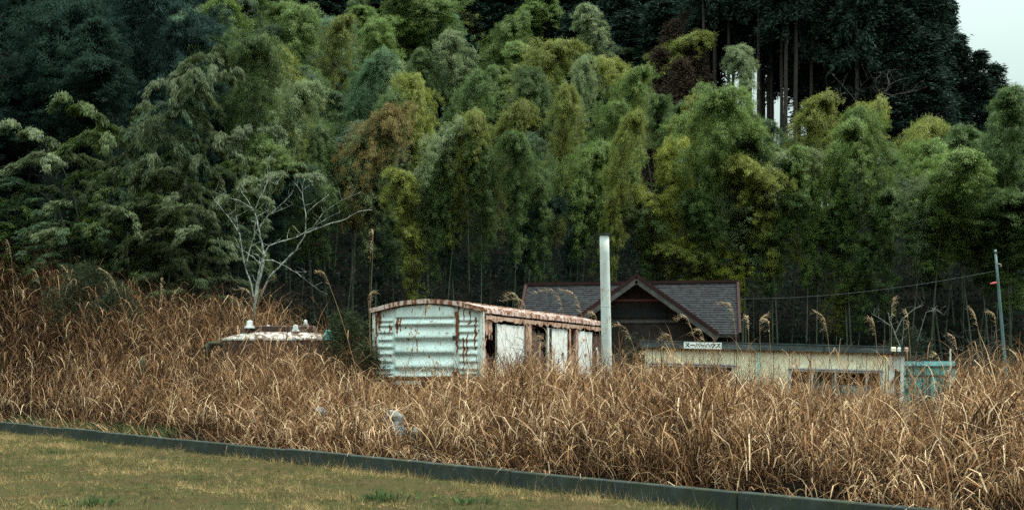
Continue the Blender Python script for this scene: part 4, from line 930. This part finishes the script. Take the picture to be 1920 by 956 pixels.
def own_label(px, py, w_, c_):
    for nm, ax_, ay_ in sorted(ANC, key=lambda a: (a[1]-px)**2+(a[2]-py)**2):
        dx, dy = px-ax_, py-ay_; dd = math.hypot(dx, dy)
        v_ = 'above' if dy < -25 else 'below' if dy > 25 else ''; h_ = 'left of' if dx < -25 else 'right of' if dx > 25 else ''
        dr = (v_+' and '+h_ if v_ and h_ else v_ or h_ or 'behind'); far = 'just ' if dd < 95 else '' if dd < 190 else 'well ' if dd < 330 else 'far '
        L_ = f"{'small ' if w_ < 85 else 'broad ' if w_ > 115 else ''}{CN[c_]} bamboo {far}{dr} {nm}"
        if L_ not in USED: USED.add(L_); return L_
for px_, py_, w_, c_, lab in BAM:
    x_, Y_, zt_ = slot(px_, py_, 10.5 + (w_ > 110)*.8); wd = w_*1.12/F*Y_
    if lab: bamboo(x_, Y_, zt_, wd, c_, lab, var=3 if c_ == 'o' else None)
    else: bamboo(x_, Y_, zt_, wd, c_, own_label(px_, py_, w_, c_), 'bamboo crowns of the grove')
# dark-leaved bamboos of the upper left, vignetting and shade worked into their colour
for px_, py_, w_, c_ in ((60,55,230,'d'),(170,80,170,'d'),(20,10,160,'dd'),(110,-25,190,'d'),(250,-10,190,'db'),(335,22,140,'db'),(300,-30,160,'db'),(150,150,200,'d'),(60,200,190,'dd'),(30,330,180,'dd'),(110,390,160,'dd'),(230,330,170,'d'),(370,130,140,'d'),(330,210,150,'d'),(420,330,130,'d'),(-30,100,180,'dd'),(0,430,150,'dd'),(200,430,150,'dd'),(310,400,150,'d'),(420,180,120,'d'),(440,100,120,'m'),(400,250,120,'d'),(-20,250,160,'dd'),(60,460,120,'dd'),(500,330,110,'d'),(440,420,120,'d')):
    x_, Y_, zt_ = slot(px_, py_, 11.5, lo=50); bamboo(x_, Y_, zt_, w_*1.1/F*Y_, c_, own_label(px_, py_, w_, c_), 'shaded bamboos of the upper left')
# feathery bamboos standing nearer on the left bank
for px_, py_, bx, w_, c_, lab, vr, rot in (
 (275,95,235,150,'p','tallest feathery bamboo with silvery drooping sprays on the left bank',0,.3),(345,112,270,120,'p','feathery bamboo leaning right beside the tallest silvery one',1,0.),
 (465,195,300,130,'p','silvery bamboo bending far right towards the bare pale tree',3,0.),(190,165,190,130,'b','layered feathery bamboo left of the tallest silvery one',2,2.8),
 (130,330,140,150,'b','low wide feathery bamboo at the left edge of the silvery clump',2,3.1),(95,415,110,120,'g','lowest feathery bamboo over the dry grass at the far left of the clump',0,3.0),
 (60,350,80,150,'g','feathery bamboo at the left border of the photo over the bank',0,2.5),(160,240,175,160,'p','pale feathery bamboo in the left half of the silvery clump',0,2.0),(240,190,250,150,'g','upright green feathery bamboo just under the tallest silvery top',0,1.),(30,440,40,130,'b','small blue-green feathery bamboo low at the left border',2,2.),
 (400,285,340,150,'p','pale broad bamboo dome between the silvery clump and the bare tree',3,.1),(300,260,270,150,'g','green feathery bamboo filling the middle of the silvery clump',1,.4),(220,290,215,150,'g','dull green feathery bamboo low in the middle of the silvery clump',0,1.6),(340,400,320,130,'b','dark feathery bamboo at the foot of the silvery clump by the bare tree',2,.2)):
    w_ *= 1.25; Y_ = 45+random.uniform(-1, 2); p = P(bx, 0, Y_); zt_ = P(0, py_, Y_).z; g_ = gz(p.x, Y_)
    o = bamboo(p.x, Y_, zt_, w_*1.25/F*Y_, c_, lab, None, vr, True, 0)
    r2 = np.random.default_rng(200+vr); az0 = r2.uniform(0, 6.283); o.rotation_euler.z = -az0 + (0 if px_ >= bx else math.pi) + random.uniform(-.3, .3)
# fill the grove behind and below the picked-out crowns
ex, ey = [-100,400,700,960,1060,1180,1250,1320,1440,1560,1700,1820,1950], [-300,-300,-60,-10,40,60,150,190,240,250,240,250,240]
cnt = 0; tries = 0
while cnt < 165 and tries < 4000:
    tries += 1; Y_ = random.uniform(54, 108); px_ = random.uniform(-60, 1980); x_ = (px_-960)/F*Y_; g_ = gz(x_, Y_); h = random.uniform(6.5, 9.3); zt_ = g_+h; py_ = HOR-(zt_-EYE)/Y_*F
    if py_ < np.interp(px_, ex, ey) or (x_/Y_ > .12 and Y_ > 80): continue
    if py_ < -120 or (Y_ < 63 and px_ < 1380 and random.random() < .85): continue
    dark = px_ < 400; c_ = random.choice(('d','dd','db') if dark else ('m','m','dk','dk','g')); L_, G_ = zl_(px_, dark)  # shade of the lower layers is put into these leaf colours
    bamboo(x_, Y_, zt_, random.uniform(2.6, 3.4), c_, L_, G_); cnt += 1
print('bamboos', nb[0])

# ------------------------------------------------------------------ cedars and other trees on the ridge
def conifer_meshes(seed, H=20., crown0=.4, rad=2.0, nb_=150, blunt=.55, q=(.34,.13), tuft=16):
    r_ = np.random.default_rng(seed); cm = MB().tube([(r_.normal(0,.03)*(i > 0), r_.normal(0,.03)*(i > 0), H*i/10) for i in range(11)], [.165*(1-.75*i/10) for i in range(11)], 7, cap=False)
    P_ = []; D_ = []
    for i in range(nb_):
        u = r_.random()**.9; z = H*(crown0+(1-crown0)*u); L_ = rad*(1-u**1.6*(1-.12))*(blunt+(1-blunt)*r_.random()); az = r_.uniform(0, 6.283); e = .15+.5*u
        for s_ in np.linspace(.25, 1, 6):
            el = e-.9*s_**2; P_.append([math.cos(az)*L_*s_, math.sin(az)*L_*s_, z+L_*s_*math.sin(el)*.55]); D_.append([math.cos(az), math.sin(az), -.35])
    P_ = np.array(P_); D_ = np.array(D_); rep = np.repeat(np.arange(len(P_)), tuft); n = len(rep)
    V, Fq = leaf_quads(P_[rep]+r_.normal(0, .17, (n, 3)), D_[rep]+r_.normal(0, .6, (n, 3)), q[0]*r_.uniform(.6, 1.3, n), q[1]*r_.uniform(.7, 1.3, n), r_.normal(0, 1, (n, 3)))
    tn = np.clip(r_.normal(.45, .2, len(P_))[rep]*.6+r_.random(n)*.4, 0, 1)
    return cm, np_mesh('crown', V, Fq, {'tint': np.repeat(tn, 4)})
def mk(sets, mat):
    out = []
    for cm, fm in sets: tmp = cm.build('trunk', M_trunk); me = tmp.data; bpy.data.objects.remove(tmp); fm.materials.append(mat); out.append((me, fm))
    return out
CB = mk([conifer_meshes(300+i, crown0=(.62,.56,.38,.46)[i], rad=1.7, q=(.28,.09), tuft=20) for i in range(4)], M_needle)
CF = mk([conifer_meshes(310+i, crown0=.08, rad=2.3, nb_=260, q=(.28,.09), tuft=22) for i in range(3)], M_needle)
CR = mk([conifer_meshes(320+i, H=12, crown0=.12, rad=1.9, nb_=240, blunt=.75, q=(.2,.05), tuft=22) for i in range(2)], M_needle)
def tree(name, var, px, Y, ztop, H, wsc, c, label, cat, group):
    x_ = (px-960)/F*Y; g_ = gz(x_, Y); o = empty(name, (x_, Y, g_-.1), label, cat, group, rot=(0,0,random.uniform(0,6.283))); s_ = (ztop-g_)/H; o.scale = (wsc, wsc, s_)
    link('trunk', var[0], None, o); f = link('crown', var[1], None, o); v = random.uniform(.8, 1.25); f.color = (c[0]*v, c[1]*v, c[2]*v, 1); return o
CED = (.027,.042,.033); BRN = (.055,.038,.028)
for i in range(50):
    px_ = (random.uniform(1310, 1495) if i < 26 else 1495+(i-26)*8+random.uniform(-5, 5)); Y_ = random.uniform(85.5, 97)
    x_ = (px_-960)/F*Y_; tree('cedar_tree', CB[i % 2 + (2 if px_ > 1500 else 0)], px_, Y_, gz(x_, Y_)+random.uniform(19, 24), 20, random.uniform(.8, 1.1), CED, 'dark cedar with a tall bare trunk on the ridge, sky showing between its neighbours', 'cedar', 'bare-trunked cedars on the ridge')
for px_, py_, Y_ in ((1690,-260,90),(1690,-120,88),(1725,-80,90),(1755,-60,87),(1665,-40,86),(1700,20,86),(1770,-30,90),(1740,60,85),(1670,100,85)):
    tree('cedar_tree', CF[nb[0] % 3], px_, Y_, P(0, py_, Y_).z, 20, random.uniform(1.0, 1.25), CED, 'dark full-crowned cedar on the ridge left of the open sky', 'cedar', 'full-crowned cedars left of the open sky'); nb[0] += 1
for px_, py_, Y_, lab in ((1795,62,88,'dark cedar whose tip stands against the open sky, highest on the descending edge'),(1832,96,87,'dark cedar second down the descending edge against the sky'),(1868,118,88,'dark cedar third down the descending edge against the sky'),(1898,165,87,'dark cedar lowest on the edge at the right border of the photo'),(1930,205,87,'dark cedar cut by the right border of the photo')):
    tree('cedar_tree', CF[nb[0] % 3], px_, Y_, P(0, py_, Y_).z, 20, 1.0, CED, lab, 'cedar', 'cedars along the edge of the sky'); nb[0] += 1
for px_, py_, Y_ in ((1262,40,88),(1292,25,90),(1300,80,86),(1275,110,84),(1315,165,84),(1240,90,86)):
    tree('brown_conifer', CR[nb[0] % 2], px_, Y_, P(0, py_, Y_).z, 12, 1.1, BRN, 'reddish brown conifer left of the bare cedar trunks', 'conifer', 'brown conifers beside the cedars'); nb[0] += 1
for px_, py_, Y_ in ((1010,-60,112),(1060,-40,110),(1110,-70,112),(1160,-50,108),(1210,-60,110),(1250,-40,106),(1290,-60,108),(960,-50,114),(1090,10,104),(1180,20,102),(1240,0,100),(910,-60,116),(1020,0,106))+tuple((q_, -60-20*(q_ % 3), 113+q_ % 4) for q_ in range(-60, 1000, 42)):
    tree('evergreen_tree', CF[nb[0] % 3], px_, Y_, P(0, py_, Y_).z, 20, 1.6, (.028,.046,.035), 'dark evergreen on the upper slope behind the bamboo left of the cedars', 'tree', 'dark evergreens on the upper slope'); nb[0] += 1

# thin brush along the ridge that breaks the light between the trunks
r_ = np.random.default_rng(77); n = 170; a7 = r_.uniform(.125, .30, n); y = r_.uniform(83.5, 86, n); x = a7*y; n = len(x); h = r_.uniform(1, 7, n)
mb = MB(); rep = np.repeat(np.arange(n), 34); m_ = len(rep); P_ = np.stack([x[rep]+r_.normal(0, .28, m_), y[rep]+r_.normal(0, .28, m_), ground(x, y)[rep]+h[rep]*(.3+.7*r_.random(m_)**.7)], -1)
V, Fq = leaf_quads(P_, r_.normal(0, 1, (m_, 3))+np.array([0,0,-.3]), .24*r_.uniform(.6, 1.3, m_), .06*r_.uniform(.6, 1.3, m_), r_.normal(0, 1, (m_, 3)))
o = link('ridge_brush', np_mesh('ridge_brush', V, Fq, {'tint': np.repeat(r_.random(m_), 4)}), M_needle); o.color = (.028,.046,.032, 1); tag(o, kind='stuff')
# ------------------------------------------------------------------ dark conifer shrubs near the wagon and on the bank
def shrub(name, px, py, Y, wpx, c, label, cat, seed, q=(.12,.016), dens=4200):
    r_ = np.random.default_rng(seed); p0 = P(px, 0, Y); g_ = gz(p0.x, Y); H_ = P(0, py, Y).z-g_; W_ = wpx/F*Y/2
    o = empty(name, (p0.x, Y, g_-.05), label, cat)
    n = dens//8; u = r_.random(n)**.8; az = r_.uniform(0, 6.283, n); rr = W_*np.sqrt(1-u**2.2)*(.25+.85*r_.random(n))*(1+.35*np.sin(az*3+seed)*np.sin(u*9+seed)); P_ = np.stack([rr*np.cos(az), rr*np.sin(az)*.9, H_*(.06+.9*u+.12*np.sin(az*2+seed)*u)], -1)
    rep = np.repeat(np.arange(n), 14); m_ = len(rep); D_ = np.stack([np.cos(az), np.sin(az), .35+0*az], -1)[rep]+r_.normal(0, .6, (m_, 3))
    V, Fq = leaf_quads(P_[rep]+r_.normal(0, .06, (m_, 3)), D_, q[0]*r_.uniform(.5, 1.3, m_), q[1]*r_.uniform(.7, 1.3, m_), r_.normal(0, 1, (m_, 3)))
    f = link('foliage', np_mesh('foliage', V, Fq, {'tint': np.repeat(np.clip(r_.normal(.45, .2, n)[rep]*.6+r_.random(m_)*.4, 0, 1), 4)}), M_needle, o); f.color = (*c, 1)
    mb = MB()
    for i in range(5): a_ = r_.uniform(0, 6.283); mb.tube([(0,0,0), (W_*.25*math.cos(a_), W_*.25*math.sin(a_), H_*.45), (W_*.4*math.cos(a_), W_*.4*math.sin(a_), H_*.85)], [.03,.02,.006], 5)
    mb.build('stem', M_trunk, o); return o
shrub('conifer_shrub', 648, 592, 33.2, 105, (0.042,0.051,0.027), 'dark dense conifer shrub between the rusty tank and the mint wagon', 'shrub', 1, dens=6500)
shrub('conifer_shrub', 690, 650, 32.6, 60, (0.045,0.050,0.027), 'small dark shrub touching the left corner of the mint wagon', 'shrub', 2)
shrub('conifer_shrub', 165, 500, 41, 165, (0.039,0.048,0.027), 'dark green-brown shrub on the crest of the left bank', 'shrub', 3, dens=9000)
shrub('conifer_shrub', 215, 545, 40, 120, (0.033,0.045,0.027), 'dark shrub low on the left bank right of the bigger one', 'shrub', 4, dens=6000)
shrub('conifer_shrub', 365, 520, 46, 120, (0.030,0.045,0.030), 'dark shrub at the foot of the silvery bamboos', 'shrub', 5, dens=6000)
shrub('conifer_shrub', 70, 480, 46, 140, (0.030,0.042,0.027), 'dark shrub behind the left bank at the left side', 'shrub', 6, dens=6000)
shrub('conifer_shrub', 1700, 620, 38, 110, (0.033,0.039,0.027), 'dark shrub behind the cyan shed', 'shrub', 7, dens=6000)
shrub('conifer_shrub', 1195, 640, 37.5, 70, (0.033,0.036,0.027), 'dark shrub behind the grey pole below the gable', 'shrub', 8)

# ------------------------------------------------------------------ undergrowth under the bamboo
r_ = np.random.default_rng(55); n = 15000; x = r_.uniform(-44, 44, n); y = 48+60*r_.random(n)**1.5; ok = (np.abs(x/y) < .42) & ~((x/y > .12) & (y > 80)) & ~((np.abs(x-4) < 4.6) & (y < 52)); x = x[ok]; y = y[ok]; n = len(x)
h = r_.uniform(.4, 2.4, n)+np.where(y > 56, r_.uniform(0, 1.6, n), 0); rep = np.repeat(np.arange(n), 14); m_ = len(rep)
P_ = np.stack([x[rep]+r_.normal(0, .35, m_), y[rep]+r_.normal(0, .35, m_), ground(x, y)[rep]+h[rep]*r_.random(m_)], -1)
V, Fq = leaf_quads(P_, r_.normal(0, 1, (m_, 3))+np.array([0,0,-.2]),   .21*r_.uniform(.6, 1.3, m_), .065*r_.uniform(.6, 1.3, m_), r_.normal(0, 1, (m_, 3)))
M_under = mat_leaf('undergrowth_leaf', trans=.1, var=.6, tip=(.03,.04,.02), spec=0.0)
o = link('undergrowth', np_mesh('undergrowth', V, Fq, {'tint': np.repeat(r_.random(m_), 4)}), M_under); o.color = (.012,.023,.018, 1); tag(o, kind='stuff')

print('TRIS', sum(len(p.vertices)-2 for me in bpy.data.meshes for p in me.polygons))
